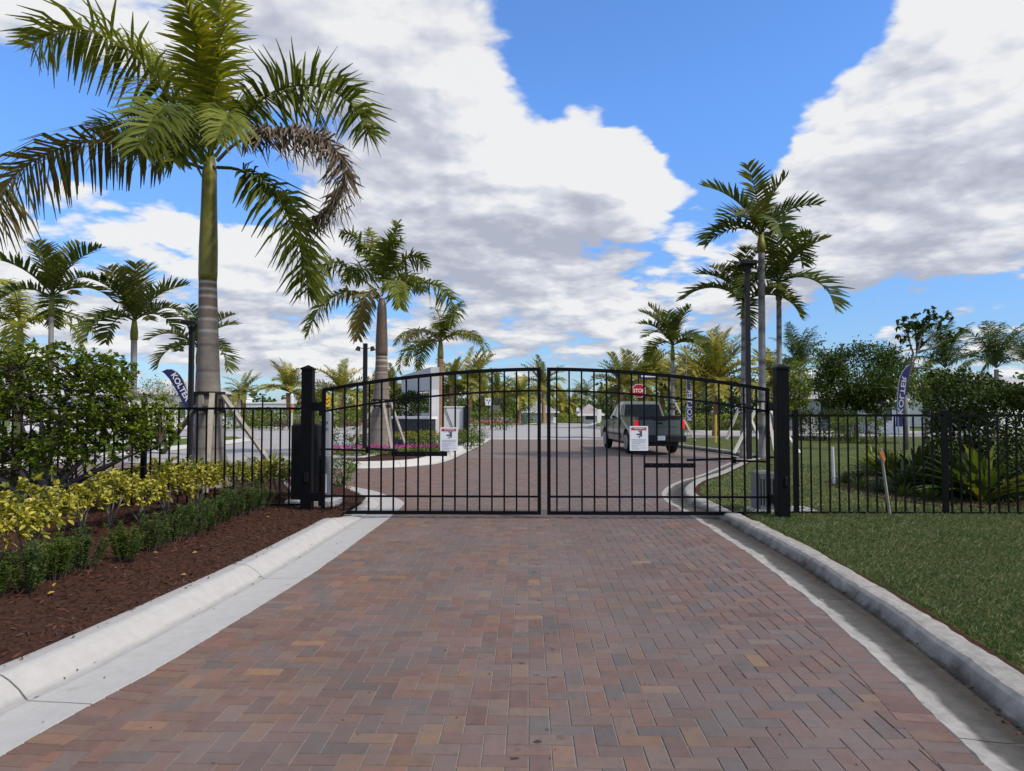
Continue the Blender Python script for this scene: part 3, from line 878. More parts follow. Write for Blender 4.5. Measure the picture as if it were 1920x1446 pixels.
# ---- mulch chips and grass blades
n = 26000
px_ = RNG.uniform(-7.5, -2.4, n * 2); py_ = RNG.uniform(2.6, 12, n * 2)
ok = in_poly(px_, py_, BED); px_, py_ = px_[ok][:n], py_[ok][:n]
A = unit(np.stack([RNG.normal(0, 1, len(px_)), RNG.normal(0, 1, len(px_)), RNG.normal(0.05, .28, len(px_))], 1))
P = np.stack([px_, py_, bed_height(px_, py_) + .006 + RNG.uniform(0, .012, len(px_))], 1)
o = leaf_obj('mulch_chips', P, A, RNG.uniform(.025, .075, len(px_)), RNG.uniform(.006, .014, len(px_)), chip_mat, droop=0, fold=.05)
o['kind'] = 'stuff'; o['label'] = 'brown shredded bark mulch covering the planting bed'
grass_mat = F('grass_blades', [(.034, .068, .022), (.062, .112, .032), (.092, .145, .042), (.145, .170, .066), (.24, .215, .11), (.33, .28, .16)], .2, .55, .2, 1.4)
def blades(name, n, x0, x1, y0, y1, poly, z, h, wd, label, bias=1.0):
    px_ = RNG.uniform(x0, x1, n); py_ = y0 + (y1 - y0) * RNG.uniform(0, 1, n) ** bias
    ok = in_poly(px_, py_, poly)
    px_, py_ = px_[ok], py_[ok]; m = len(px_)
    hh = h * RNG.uniform(.5, 1.25, m); a = RNG.uniform(0, 2 * math.pi, m)
    lean = RNG.uniform(.25, 1.3, m) * hh
    ww = wd * RNG.uniform(.7, 1.3, m)
    ex, ey = np.cos(a), np.sin(a)
    sx_, sy_ = -ey * ww / 2, ex * ww / 2
    V = np.stack([np.stack([px_ - sx_, py_ - sy_, np.full(m, z)], 1), np.stack([px_ + sx_, py_ + sy_, np.full(m, z)], 1),
                  np.stack([px_ + ex * lean * .4 + sx_ * .8, py_ + ey * lean * .4 + sy_ * .8, z + hh * .65], 1),
                  np.stack([px_ + ex * lean, py_ + ey * lean, z + hh * .95], 1)], 1).reshape(-1, 3)
    i = np.arange(m)[:, None] * 4
    o = np_obj(name, V, i + [0, 1, 2, 3], grass_mat)
    o['kind'] = 'stuff'; o['label'] = label
LAWN_IN = ribbon(RIGHT_EDGE, .70, 'right') + [(8.4, 23.2), (20, 23), (20, .9)]
blades('lawn_grass', 230000, 2.5, 8.2, 2.9, 10.2, LAWN_IN, LAWN_Z, .042, .0042, 'short green lawn grass beside the kerb', 1.2)
blades('back_lawn_grass', 60000, 2.5, 14, 10.2, 20, LAWN_IN, LAWN_Z, .042, .011, 'mown green lawn behind the fence', 1.2)

n = 420
q = RNG.integers(0, len(right_line), n)
dp = offset_path(right_line, .33, 'right')[q] + RNG.normal(0, .022, (n, 2))
m_ = (dp[:, 1] > 3) & (dp[:, 1] < 10) & (np.sin(dp[:, 1] * 2.1) + np.sin(dp[:, 1] * 5.3) > -.4)
dp = dp[m_]
o = leaf_obj('gutter_litter', np.c_[dp, RNG.uniform(.004, .012, len(dp))], unit(np.c_[RNG.normal(0, 1, (len(dp), 2)), RNG.normal(.1, .2, len(dp))]), RNG.uniform(.012, .05, len(dp)), RNG.uniform(.005, .014, len(dp)), chip_mat, droop=0, fold=.05)
o['kind'] = 'stuff'; o['label'] = 'dark leaf litter washed along the gutter below the kerb'
n = 46
q = RNG.integers(20, len(left_line) - 25, n)
dp = offset_path(left_line, 0, 'left')[q] + normals2(left_line, 'left')[q] * RNG.choice([.05, .2, .32, .39, .39, .62], n)[:, None] + RNG.normal(0, .015, (n, 2))
off_ = np.abs(dp[:, 0] - np.interp(dp[:, 1], left_line[:, 1], left_line[:, 0]))
zz = np.interp(off_, [p[0] for p in LP], [p[1] for p in LP]) + .006
ok = (dp[:, 1] < 9.2) & (zz > 0)
o = leaf_obj('kerb_litter', np.c_[dp, zz][ok], unit(np.c_[RNG.normal(0, 1, (n, 2)), RNG.normal(.05, .1, n)])[ok], RNG.uniform(.010, .04, n)[ok], RNG.uniform(.005, .014, n)[ok], chip_mat, droop=0, fold=.05)
o['kind'] = 'stuff'; o['label'] = 'dark specks and leaf bits lying on the left kerb'
n = 160
o = leaf_obj('drive_litter', np.c_[RNG.uniform(-1.9, 2.0, n), RNG.uniform(3, 10, n), np.full(n, .004)], unit(np.c_[RNG.normal(0, 1, (n, 2)), RNG.normal(.05, .1, n)]), RNG.uniform(.005, .022, n), RNG.uniform(.004, .010, n), chip_mat, droop=0, fold=.05)
o['kind'] = 'stuff'; o['label'] = 'tiny bits of leaf and grit scattered on the pavers'
# ================================================================== GATE
GY = 10.25
def gz(px, py): return at(px, py, GY).z
def gx(px): return at(px, 850, GY).x
def leaf(label, xo, xi, pickets, sgn):
    """one leaf: xo hinge side, xi meeting side"""
    root = thing('gate_leaf', label, 'gate', ((xo + xi) / 2, GY, 0), 'leaves of the driveway gate')
    zb, zo, zi = .055, 1.868, 2.165
    xc = xi + sgn * .03
    span = abs(xc - xo)
    def ztop(x): return zi - (zi - zo) * (abs(xc - x) / span) ** 1.9
    w = .05
    def stile(x, zt):
        MB().box(x - w / 2, x + w / 2, GY - .025, GY + .025, zb, zt).build('stile', black, root, bevel=.003)
    stile(xo + (-sgn) * -w / 2 * 0, ztop(xo)); stile(xi, ztop(xi))
    for nm, dz, h in (('top_rail', 0, .05), ('arched_rail', -.318, .028)):
        pts = [(xo + (xi - xo) * q / 20) for q in range(21)]
        mb = MB()
        prev = None
        V = []; Fq = []
        for q, xx in enumerate(pts):
            z = ztop(xx) + dz - (.003 if dz else 0)
            dep = .026 if not dz else .017
            V += [(xx, GY - dep, z - h), (xx, GY + dep, z - h), (xx, GY + dep, z), (xx, GY - dep, z)]
            if q: Fq += [((q - 1) * 4 + a, (q - 1) * 4 + (a + 1) % 4, q * 4 + (a + 1) % 4, q * 4 + a) for a in range(4)]
        Fq += [(3, 2, 1, 0), (80, 81, 82, 83)]
        mb.add(V, Fq).build(nm, black, root)
    a, b = min(xo, xi), max(xo, xi)
    MB().box(a + .026, b - .026, GY - .022, GY + .022, zb, zb + .05).build('bottom_rail', black, root, bevel=.003)
    MB().box(a + .026, b - .026, GY - .017, GY + .017, .298, .326).build('lower_rail', black, root, bevel=.002)
    for xx in pickets:
        MB().box(xx - .0115, xx + .0115, GY - .0115, GY + .0115, zb + .052, ztop(xx) - .052).build('picket', black, root)
    return root, ztop
lp = [622.8 + 23.05 * i for i in range(17)]
rp = [1044 + 23.45 * i for i in range(17)]
XL0, XL1, XR0, XR1 = gx(606.5), gx(1011), gx(1029), gx(1440)
leaf_l, ztl = leaf('black metal gate leaf hinged on the post beside the mulch bed', XL0, XL1, [gx(p) for p in lp], 1)
leaf_r, ztr = leaf('black metal gate leaf hinged on the post at the lawn edge', XR0, XR1 * 0 + XR0, [], -1) if False else leaf('black metal gate leaf hinged on the post at the lawn edge', XR1, XR0, [gx(p) for p in rp], -1)
# bracket bars that carry the operator arms are bolted to the leaves
def bracket(root, a, b, z, nbolt):
    MB().box(a, b, GY - .040, GY - .0265, z - .032, z + .032).build('arm_bracket', black, root)
    o = [c for c in root.children if c.name.startswith('arm_bracket')][0]
    mb = MB()
    for i in range(nbolt):
        mb_ = a + (b - a) * (i + .5) / nbolt
        mb = MB(); mb.lathe([(.012, -.006), (.012, .004), (.007, .007)], (0, 0, 0), 8, 'y')
        mb.v = [(v[0] + mb_, -v[1] + GY - .042, v[2] + z) for v in mb.v]
        mb.build('bolt', dark_metal, o)
bracket(leaf_l, gx(735), gx(839), gz(800, 851), 4)
bracket(leaf_r, gx(1207), gx(1303), gz(1255, 872.5), 4)

def gate_post(label, x, y, w, z0, z1):
    root = thing('gate_post', label, 'gate post', (x, y, z0), 'posts of the driveway gate')
    h = w / 2
    MB().box(x - h, x + h, y - h, y + h, z0 - .2, z1 - .055).build('post', black, root, bevel=.004)
    cap = MB(); e = h + .012
    cap.box(x - e, x + e, y - e, y + e, z1 - .055, z1 - .03)
    cap.add([(x - e, y - e, z1 - .03), (x + e, y - e, z1 - .03), (x + e, y + e, z1 - .03), (x - e, y + e, z1 - .03), (x, y, z1 + .018)], [(0, 1, 4), (1, 2, 4), (2, 3, 4), (3, 0, 4)])
    cap.build('post_cap', black, root)
    return root
XPL, XPR = at(574, 900, 10.2).x, at(1469, 900, 9.85).x
post_l = gate_post('black square gate post standing in the mulch bed', XPL, 10.25, .155, .06, 2.19)
post_r = gate_post('black square gate post standing on the lawn edge', XPR, 9.9, .165, .03, 2.17)
def hinge(root, xa, xb, y0, y1, z):
    mb = MB(); mb.box(min(xa, xb), max(xa, xb), y0, y1, z - .06, z + .06)
    mb.tube([(xb, (y0 + y1) / 2, z - .13), (xb, (y0 + y1) / 2, z + .075)], .022, 10)
    mb.build('hinge', black, root)
for z in (1.60, .30):
    hinge(post_l, XPL + .07, XL0 - .045, 10.20, 10.28, z)
    hinge(post_r, XPR - .075, XR1 + .05, 9.96, 10.26, z)
MB().cbox(XPL + .01 - .035, XPL + .055 - .01, 10.155, 10.174, .52, .66, .008).build('sensor_eye', black_plastic, post_l)
MB().cbox(XPR - .0, XPR + .05, 9.80, 9.817, .52, .64, .008).build('sensor_eye', black_plastic, post_r)

# ---- gate operators
def operator(label, body, footing, plate=None, louvre=False, mat=black_plastic):
    root = thing('gate_operator', label, 'gate motor', ((body[0] + body[1]) / 2, body[2], footing[4] if footing else .06), 'gate operators')
    MB().cbox(*body, .025).build('housing', mat, root)
    if louvre:
        for i in range(5):
            xx = body[0] + .035 + i * (body[1] - body[0] - .07) / 4
            MB().box(xx - .006, xx + .006, body[2] - .008, body[2] - .001, body[4] + .08, body[5] - .1).build('rib', black_plastic, root)
    if footing: MB().cbox(*footing, .02).build('footing', concrete, root)
    if plate: MB().box(*plate).build('data_plate', sign_white, root)
    return root
a_, b_ = at(546, 860, 10.75).x, at(566, 860, 10.75).x
op_l = operator('tall black gate operator housing beside the post in the mulch bed', (at(553, 790, 10.8).x, at(602, 790, 10.8).x, 10.62, 11.0, .10, at(560, 795, 10.7).z), (at(545, 790, 10.8).x, at(634, 790, 10.8).x, 10.55, 11.1, .02, at(560, 936, 10.7).z))
pl_ = operator('grey operator pedestal with a white plate on a concrete footing', (at(606, 790, 10.9).x + .01, at(620, 790, 10.9).x, 10.78, 10.98, .19, at(600, 852, 10.9).z), None,
               (at(607, 790, 10.77).x + .02, at(613.5, 790, 10.77).x, 10.765, 10.779, at(960, 925, 10.77).z, at(960, 890, 10.77).z), mat=operator_grey)
op_r = operator('grey ribbed gate operator housing on the lawn behind the gate', (at(1417, 790, 10.7).x, at(1449, 790, 10.7).x, 10.6, 11.0, .07, at(1430, 884, 10.7).z), (at(1400, 790, 10.8).x, at(1520, 790, 10.8).x, 10.5, 11.05, -.02, .085), None, True, operator_grey)
def arm(label, pts, r):
    root = thing('operator_arm', label, 'gate arm', tuple(pts[0]), 'operator arms')
    MB().bar(pts[0], pts[1], .05, .03).build('crank', black, root)
    MB().bar(pts[1] + Vector((0, 0, .032)), pts[2] + Vector((0, 0, .032)), .05, .03).build('link_bar', black, root)
    mb = MB(); mb.tube([pts[1] - Vector((0, 0, .04)), pts[1] + Vector((0, 0, .06))], .035, 10); mb.build('pivot', black_plastic, root)
arm('black folding arm reaching the gate leaf by the flower island', [at(600, 842, 10.8), at(690, 845, 11.3), at(742, 849, 10.32)], .02)
arm('black folding arm reaching the gate leaf by the lawn', [at(1442, 866, 10.8), at(1376, 864, 11.3), at(1290, 867, 10.32)], .02)

# ---- warning signs wired to the pickets
def warning(label, px0, px1, py0, py1, leaf_):
    y = GY - .028
    x0, x1, z1, z0 = at(px0, 790, y).x, at(px1, 790, y).x, at(960, py0, y).z, at(960, py1, y).z
    W_, H_ = x1 - x0, z1 - z0
    root = thing('warning_sign', label, 'warning sign', ((x0 + x1) / 2, y, (z0 + z1) / 2), 'warning signs on the gate')
    MB().box(x0, x1, y - .004, y, z0, z1).build('panel', sign_white, root, bevel=.001)
    MB().box(x0 + W_ * .08, x1 - W_ * .09, y - .0065, y - .0045, z1 - H_ * .165, z1 - H_ * .055).build('header', warn_red, root)
    me = text_mesh('WARNING', .055)
    k = (W_ * .62) / max(.001, max(v.co.x for v in me.vertices) * 2)
    o = link('lettering', me, white_print, root, (W_ * .02, -.009, H_ * .5 - H_ * .11)); o.scale = (k * .9, .5, k * .62)
    # a figure caught between the gate and a wall
    mb = MB(); cx, cz = (x0 + x1) / 2 + W_ * .02, z1 - H_ * .33
    def q(pts): mb.prism([(cx + p * W_, cz + r_ * W_) for p, r_ in pts], 'y', y - .0062, y - .0043)
    q([(.06, .17), (.15, .22), (.15, -.14), (.06, -.10)]); q([(-.16, .02), (.05, .05), (.05, -.05), (-.16, -.04)])
    q([(-.06, .20), (-.03, .21), (.055, .10), (.05, .06)]); q([(.02, .24), (.05, .22), (.058, .12), (.04, .12)])
    q([(-.10, -.15), (-.07, -.17), (.055, -.10), (.05, -.06)]); q([(-.01, -.21), (.02, -.22), (.058, -.12), (.03, -.11)])
    mb.build('pictogram', sign_ink, root)
    tx = MB()
    for r_, (f0_, a0, a1) in enumerate(((.55, .10, .88), (.605, .11, .87), (.67, .11, .86), (.715, .11, .60), (.775, .11, .88), (.82, .11, .45), (.88, .11, .90), (.925, .11, .55))):
        s_ = a0
        while s_ < a1:
            e_ = min(a1, s_ + random.uniform(.05, .15))
            h_ = .011 if r_ < 2 else .008
            tx.box(x0 + s_ * W_, x0 + e_ * W_, y - .0058, y - .0043, z1 - (f0_ + h_) * H_, z1 - (f0_ - h_) * H_)
            s_ = e_ + .02
    tx.build('small_print', sign_grey_ink, root)
warning('white warning sign with red header on the gate leaf by the flower island', 825.5, 858.5, 801.5, 845.5, leaf_l)
warning('white warning sign with red header on the gate leaf in front of the pickup', 1180.5, 1215, 799, 845, leaf_r)

# ---- fences
def fence(label, y, xs, zb, zt, posts, x_end, group, post_name_z):
    root = thing('picket_fence', label, 'fence', ((min(xs) + max(xs)) / 2, y, zb), group)
    a, b = min(xs + list(x_end)), max(xs + list(x_end))
    pst = sorted(posts)
    cuts = [a] + pst + [b]
    for p, q in zip(cuts[:-1], cuts[1:]):
        if q - p < .1: continue
        MB().box(p + .027 * (p in pst), q - .027 * (q in pst), y - .018, y + .018, zt - .034, zt).build('top_rail', black, root, bevel=.002)
        MB().box(p + .027 * (p in pst), q - .027 * (q in pst), y - .016, y + .016, zb, zb + .03).build('bottom_rail', black, root, bevel=.002)
    for xx in xs:
        if any(abs(xx - p) < .05 for p in pst): continue
        MB().box(xx - .010, xx + .010, y - .010, y + .010, zb + .032, zt - .036).build('picket', black, root)
    for p in pst:
        mb = MB(); mb.box(p - .032, p + .032, y - .032, y + .032, zb - .3, zt + .055)
        mb.add([(p - .038, y - .038, zt + .055), (p + .038, y - .038, zt + .055), (p + .038, y + .038, zt + .055), (p - .038, y + .038, zt + .055), (p, y, zt + .075)], [(0, 1, 4), (1, 2, 4), (2, 3, 4), (3, 0, 4), (3, 2, 1, 0)])
        mb.build('post', black, root)
    return root
FY = 10.3
lx = [at(560 - 17.35 * i, 850, FY).x for i in range(1, 46)]
fence('black metal picket fence running from the gate behind the yellow shrubs', FY, lx, .165, at(300, 764, FY).z, [at(270.5, 800, FY).x, at(270.5, 800, FY).x - 2.45], [XPL - .08], 'picket fences', 0)
rx_ = [at(1485 + 17.55 * i, 850, FY).x for i in range(1, 40)]
fence('black metal picket fence running from the gate across the lawn', FY, rx_, .055 + .02, at(1700, 777, FY).z, [at(1491, 800, FY).x, at(1770, 800, FY).x, at(1770, 800, FY).x + 2.45], [XPR + .1], 'picket fences', 0)
# ================================================================== PLANTS OF THE LEFT BED
bush_leaf = F('glossy_bush_leaf', [(0.028, 0.049, 0.007), (0.055, 0.092, 0.009), (0.104, 0.152, 0.011), (0.174, 0.220, 0.013), (0.301, 0.267, 0.019)], .25, .52, 0.22, 1.2)
trinette_leaf = F('variegated_leaf', [(.045, .065, .014), (.09, .115, .018), (.24, .23, .022), (.44, .39, .045), (.58, .49, .09), (.64, .56, .17)], .22, .4, .4, 1.6)
trinette_back = F('variegated_back_leaf', [(.08, .10, .018), (.19, .20, .026), (.33, .31, .04), (.46, .42, .08)], .22, .45, .4, 1.6)
podo_leaf = F('dark_needle_leaf', [(0.028, 0.051, 0.017), (0.045, 0.078, 0.022), (0.066, 0.108, 0.026), (0.096, 0.135, 0.026), (0.157, 0.180, 0.031)], .18, .52, 0.2, 2.0)
podo_fresh = F('fresh_needle_leaf', [(0.045, 0.078, 0.013), (0.084, 0.124, 0.017), (0.129, 0.169, 0.021)], .2, .52, 0.2, 2.0)

def woody(root, base, ends, r=.03, mat=twig, name='stems', lift=.5, n=5):
    """stems that run from the base to each end"""
    mb = MB()
    for e, rr in ends:
        b, e = Vector(base), Vector(e)
        b = b + Vector((random.uniform(-.008, .008), random.uniform(-.008, .008), 0))
        mid = b.lerp(e, .5) + Vector((random.uniform(-.06, .06), random.uniform(-.06, .06), lift * .1))
        mb.tube([b, b.lerp(mid, .5) + Vector((0, 0, .03)), mid, e], [rr, rr * .8, rr * .6, rr * .25], n)
    return mb.build(name, mat, root, smooth=True)
def whorls(cent, out, per, ll, lw, open_=.9, droop=.2):
    """per leaves radiating from each centre about its outward direction"""
    n = len(cent)
    Pc = np.repeat(cent, per, 0); Oc = np.repeat(out, per, 0)
    A = unit(Oc + rand_dirs(n * per) * open_)
    P = Pc + A * RNG.uniform(0, .02, (n * per, 1))
    L = ll * RNG.uniform(.65, 1.2, n * per)
    return P, A, L, L * lw

def big_bush():
    root = thing('broadleaf_bush', 'tall dark green bush with bare lower branches in front of the fence', 'bush', (at(88, 950, 9.4).x, 9.4, .14))
    base = np.array([at(88, 950, 9.4).x, 9.4, .13])
    ppm = FPX / 9.4
    cents = []
    # outline of the crown as seen, in metres at its own distance: (x, top z, low z)
    prof = [(-8.6, 2.15, .5), (-7.6, 2.22, .55), (-7.0, 2.30, .6), (-6.4, 2.38, .75), (-5.9, 2.34, .8), (-5.5, 2.20, .85), (-5.25, 1.95, .80), (-5.0, 1.55, .75), (-4.86, 1.15, .8)]
    px_ = np.array([p[0] for p in prof]); pt = np.array([p[1] for p in prof]); pb = np.array([p[2] for p in prof])
    while len(cents) < 1750:
        xx = random.uniform(-8.6, -4.86); zt, zb = np.interp(xx, px_, pt), np.interp(xx, px_, pb)
        zz = random.uniform(zb, zt)
        hy = .70 * math.sqrt(max(0.05, 1 - ((xx + 6.6) / 2.4) ** 2)) if xx > -6.6 else .7
        yy = 9.35 + random.uniform(-hy, hy)
        # gaps: leave out clumps where the noise is low, more of them low down
        hole = mnoise.noise(Vector((xx * 1.9, yy * 1.2, zz * 2.1))) + .25 * (zz - 1.3)
        if hole < -.16: continue
        edge = max(abs(yy - 9.35) / max(hy, .05), (zz - (zt + zb) / 2) / ((zt - zb) / 2))
        if edge < .45 and random.random() < .5: continue
        cents.append((xx, yy, zz + random.uniform(-.05, .05)))
    cents = np.array(cents)
    out = unit(cents - np.array([0, 9.35, 0]) - np.c_[cents[:, 0] * .85 - 6.4 * .15 , np.zeros(len(cents)), np.full(len(cents), 1.0)] + [0, 0, .25])
    out = unit(np.c_[(cents[:, 0] + 6.4) * .35, (cents[:, 1] - 9.35) * 1.1, np.full(len(cents), .55)])
    P, A, L, W = whorls(np.repeat(cents, 2, 0) + RNG.normal(0, .05, (len(cents) * 2, 3)), np.repeat(out, 2, 0), 8, .062, .64, 1.0)
    leaf_obj('leaves', P, A, L, W, bush_leaf, root, .25, .10)
    # limbs, then twigs to the clumps
    mb = MB(); nodes = []
    for k, (ex, ez, dy) in enumerate(((-8.0, 1.7, .1), (-7.5, 1.9, -.2), (-7.1, 2.0, .25), (-6.7, 2.1, -.1), (-6.3, 2.1, .2), (-5.9, 1.95, -.2), (-5.5, 1.7, .1), (-5.2, 1.4, -.15), (-4.95, 1.1, .1), (-8.3, 1.2, .0), (-5.3, 1.0, .3))):
        b = Vector(base) + Vector((random.uniform(-.1, .1), random.uniform(-.08, .08), 0))
        e = Vector((ex, 9.35 + dy, ez)); m1 = b.lerp(e, .25) + Vector((0, 0, .18)); m2 = b.lerp(e, .6) + Vector((random.uniform(-.1, .1), random.uniform(-.1, .1), .08))
        pts = [Vector(p) for p in smooth_path([b, m1, m2, e], .15)]
        rr = [max(.008, .045 * (1 - i / len(pts)) ** .8) for i in range(len(pts))]
        mb.tube(pts, rr, 7); nodes += pts[2:]
    mb.build('limbs', grey_bark, root, smooth=True)
    mb = MB(); nd = np.array([tuple(p) for p in nodes])
    for i in range(0, len(cents), 2):
        dd = np.linalg.norm(nd - cents[i] + [0, 0, .12], axis=1)
        s_ = Vector(nd[np.argmin(dd)]); e = Vector(cents[i])
        m_ = s_.lerp(e, .55) + Vector((random.uniform(-.05, .05), random.uniform(-.05, .05), random.uniform(-.05, .08)))
        mb.tube([s_, m_, e], [.010, .006, .003], 4, False)
    for i in range(70):                                           # bare straggling twigs low on the bush
        b = Vector(base) + Vector((random.uniform(-.3, .5), random.uniform(-.1, .1), random.uniform(.15, .5)))
        e = b + Vector((random.uniform(-.9, 1.3), random.uniform(-.4, .4), random.uniform(.15, .75)))
        mb.tube([b, b.lerp(e, .5) + Vector((0, 0, .05)), e], [.009, .006, .002], 4, False)
    mb.build('twigs', twig, root)
big_bush()

def trinette(px, py, w, h, label, y=None, mat=trinette_leaf, per=9, dens=1.0, z=None):
    b = gp(px, py, .15)
    if y: b = at(px, py, y)
    b.z = float(bed_height(b.x, b.y)) if z is None else z
    root = thing('variegated_shrub', label, 'shrub', tuple(b), 'yellow variegated shrubs')
    n = int(98 * dens * (w / .5) ** 1.5)
    u = rand_dirs(n); u[:, 2] = np.abs(u[:, 2]) * .9 + RNG.uniform(-.55, .1, n)
    rad = RNG.uniform(.62, 1.02, (n, 1))
    cz = h * .60
    cent = np.array([b.x, b.y, b.z + cz]) + u * rad * [w * .52, w * .50, h * .42]
    cent[:, 2] = np.maximum(cent[:, 2], b.z + .12)
    out = unit(u * [1, 1, .8] + [0, 0, .5])
    P, A, L, W = whorls(cent, out, per, .062, .56, 1.0)
    leaf_obj('leaves', P, A, L, W, mat, root, .28, .08)
    ends = [(Vector((b.x + random.uniform(-.3, .3) * w, b.y + random.uniform(-.3, .3) * w, b.z + h * random.uniform(.55, .9))), random.uniform(.008, .014)) for _ in range(9)]
    woody(root, b, ends, mat=grey_bark, lift=.3, n=5)
for px, py, w_, h_, lb in ((-25, 1085, .76, .70, 'yellow variegated shrub cut by the frame edge next to the mulch'),
                           (48, 1062, .70, .76, 'bushy yellow variegated shrub at the near end of the bed with grey stems showing'),
                           (152, 1010, .60, .62, 'yellow variegated shrub just past the gap, below the tall bush trunk'),
                           (205, 995, .62, .70, 'yellow variegated shrub with the highest tuft of its row'),
                           (262, 985, .60, .56, 'yellow variegated shrub leaning over bare mulch on thin bent stems'),
                           (312, 972, .64, .66, 'yellow variegated shrub above the middle of the green edging'),
                           (368, 962, .62, .70, 'last yellow variegated shrub before the green edging meets the fence')):
    trinette(px, py, w_, h_, lb)
for px, yy, w_, h_, lb in ((285, 11.3, .8, .65, 'pale yellow shrub behind the fence beside the tall bush'), (335, 11.4, .75, .66, 'pale yellow shrub behind the fence, left of the royal palm base'),
        (385, 11.9, .7, .62, 'pale yellow shrub behind the fence, directly in front of the royal palm base'), (430, 11.2, .75, .6, 'pale yellow shrub behind the fence, just right of the royal palm base'),
        (475, 11.6, .7, .64, 'pale yellow shrub behind the fence, between royal palm and sword plant'), (520, 11.3, .7, .66, 'pale yellow shrub behind the fence, right under the sword leaved plant'),
        (555, 11.7, .6, .64, 'pale yellow shrub behind the fence, touching the black operator housing'), (20, 10.0, .9, .5, 'olive yellow shrub at the frame edge under the tall bush'), (240, 11.2, .8, .5, 'olive yellow shrub behind the fence post in the tall bush')):
    trinette(px, 930, w_, h_, lb, yy, trinette_back, 8, .75, .14)

def podo(px, py, w, h, label, fresh=False, group='dark green edging shrubs'):
    b = gp(px, py, .12); b.z = float(bed_height(b.x, b.y))
    root = thing('needle_shrub', label, 'shrub', tuple(b), group)
    h *= .90
    n = int(2700 * w / .3)
    ns = 26
    sx_ = RNG.normal(0, w * .23, ns); sy_ = RNG.normal(0, w * .23, ns)
    hh = h * RNG.uniform(.65, 1.05, ns) * (1 - .3 * (np.hypot(sx_, sy_) / w))
    k = RNG.integers(0, ns, n); t = RNG.uniform(.10, 1, n) ** .8
    P = np.stack([b.x + sx_[k] * (.5 + .75 * t), b.y + sy_[k] * (.5 + .75 * t), b.z + hh[k] * t], 1)
    A = unit(np.stack([RNG.normal(0, 1, n), RNG.normal(0, 1, n), RNG.uniform(.1, 1.5, n)], 1))
    L = RNG.uniform(.025, .048, n)
    leaf_obj('leaves', P, A, L, .0075, podo_fresh if fresh else podo_leaf, root, .1, .05)
    mb = MB()
    for i in range(ns): mb.tube([(b.x + sx_[i] * .4, b.y + sy_[i] * .4, b.z - .02), (b.x + sx_[i] * 1.15, b.y + sy_[i] * 1.15, b.z + hh[i] * .95)], [.005, .002], 4, False)
    mb.build('stems', twig, root)
for px, py, w_, h_, lb, fr in ((-8, 1122, .34, .36, 'light green edging shrub cut by the frame edge', True),
        (52, 1112, .36, .42, 'dark green edging shrub at the near end of the bed', False),
        (104, 1092, .34, .42, 'green edging shrub with fresh upright tips beside the near dark one', True),
        (152, 1076, .33, .44, 'edging shrub just before the gap in the row', False),
        (235, 1056, .34, .42, 'edging shrub with fresh light tips just after the gap in the row', True),
        (282, 1036, .34, .42, 'second dark edging shrub after the gap', False),
        (322, 1020, .34, .44, 'third dark edging shrub after the gap', False),
        (358, 1008, .36, .44, 'fourth dark edging shrub after the gap', False),
        (392, 996, .36, .46, 'fifth edging shrub after the gap, under the yellow shrubs', False),
        (424, 982, .36, .46, 'sixth edging shrub after the gap, fuller and bluish green', False),
        (455, 970, .36, .46, 'next to last edging shrub towards the gate post', False),
        (483, 960, .36, .46, 'last edging shrub of the row nearest the gate post', False)):
    podo(px, py, w_, h_, lb, fr)

def strap_plant(name, label, b, n, length, width, mat, el=(35, 85), group=None, cat='plant', droop=.6):
    root = thing(name, label, cat, tuple(b), group)
    V, Fq, c = [], [], 0
    for i in range(n):
        a = random.uniform(0, 2 * math.pi); e = R(random.uniform(*el)); L = length * random.uniform(.65, 1.1)
        d = Vector((math.cos(a) * math.cos(e), math.sin(a) * math.cos(e), math.sin(e)))
        s = Vector((-math.sin(a), math.cos(a), 0))
        p0 = Vector(b) + Vector((math.cos(a), math.sin(a), 0)) * random.uniform(0, .08)
        for q in range(6):
            t = q / 5
            p = p0 + d * L * t + Vector((0, 0, -1)) * droop * L * t * t * .5
            w_ = width * math.sin(math.pi * min(.98, .18 + .8 * t)) + .002
            V += [tuple(p - s * w_ / 2), tuple(p + Vector((0, 0, -w_ * .18))), tuple(p + s * w_ / 2)]
            if q: Fq += [(c + (q - 1) * 3, c + (q - 1) * 3 + 1, c + q * 3 + 1, c + q * 3), (c + (q - 1) * 3 + 1, c + (q - 1) * 3 + 2, c + q * 3 + 2, c + q * 3 + 1)]
        c += 18
    np_obj('leaves', V, Fq, mat, root)
    return root
sword = F('sword_leaf_yellow', [(.13, .16, .04), (.26, .27, .06), (.42, .40, .12)], .2, .45, .35, 2)
strap_plant('sword_plant', 'yellow green sword leaved plant behind the fence beside the palm', (at(505, 790, 13.2).x, 13.2, .3), 26, .75, .05, sword, (40, 85), droop=.35)

# few dry leaves on the mulch
leafm = F('fallen_leaf_yellow', [(.35, .24, .05), (.45, .32, .07), (.24, .12, .04)], .1, .7, .2, 3)
for px, py in ((340, 1078), (298, 1080), (100, 1107), (88, 1120), (212, 1070), (296, 1042), (360, 1040), (148, 1082), (500, 972)):
    b = gp(px, py, .125); b.z = float(bed_height(b.x, b.y)) + .022
    o = leaf_obj('fallen_leaf', [tuple(b)], [tuple(unit(np.array([random.uniform(-1, 1), random.uniform(-1, 1), .15])))], [.055], [.03], leafm)
    o.data.transform(Matrix.Translation(-b)); o.location = b
    tag(o, 'small dry yellow leaf fallen on the brown mulch', 'leaf', 'fallen leaves on the mulch')
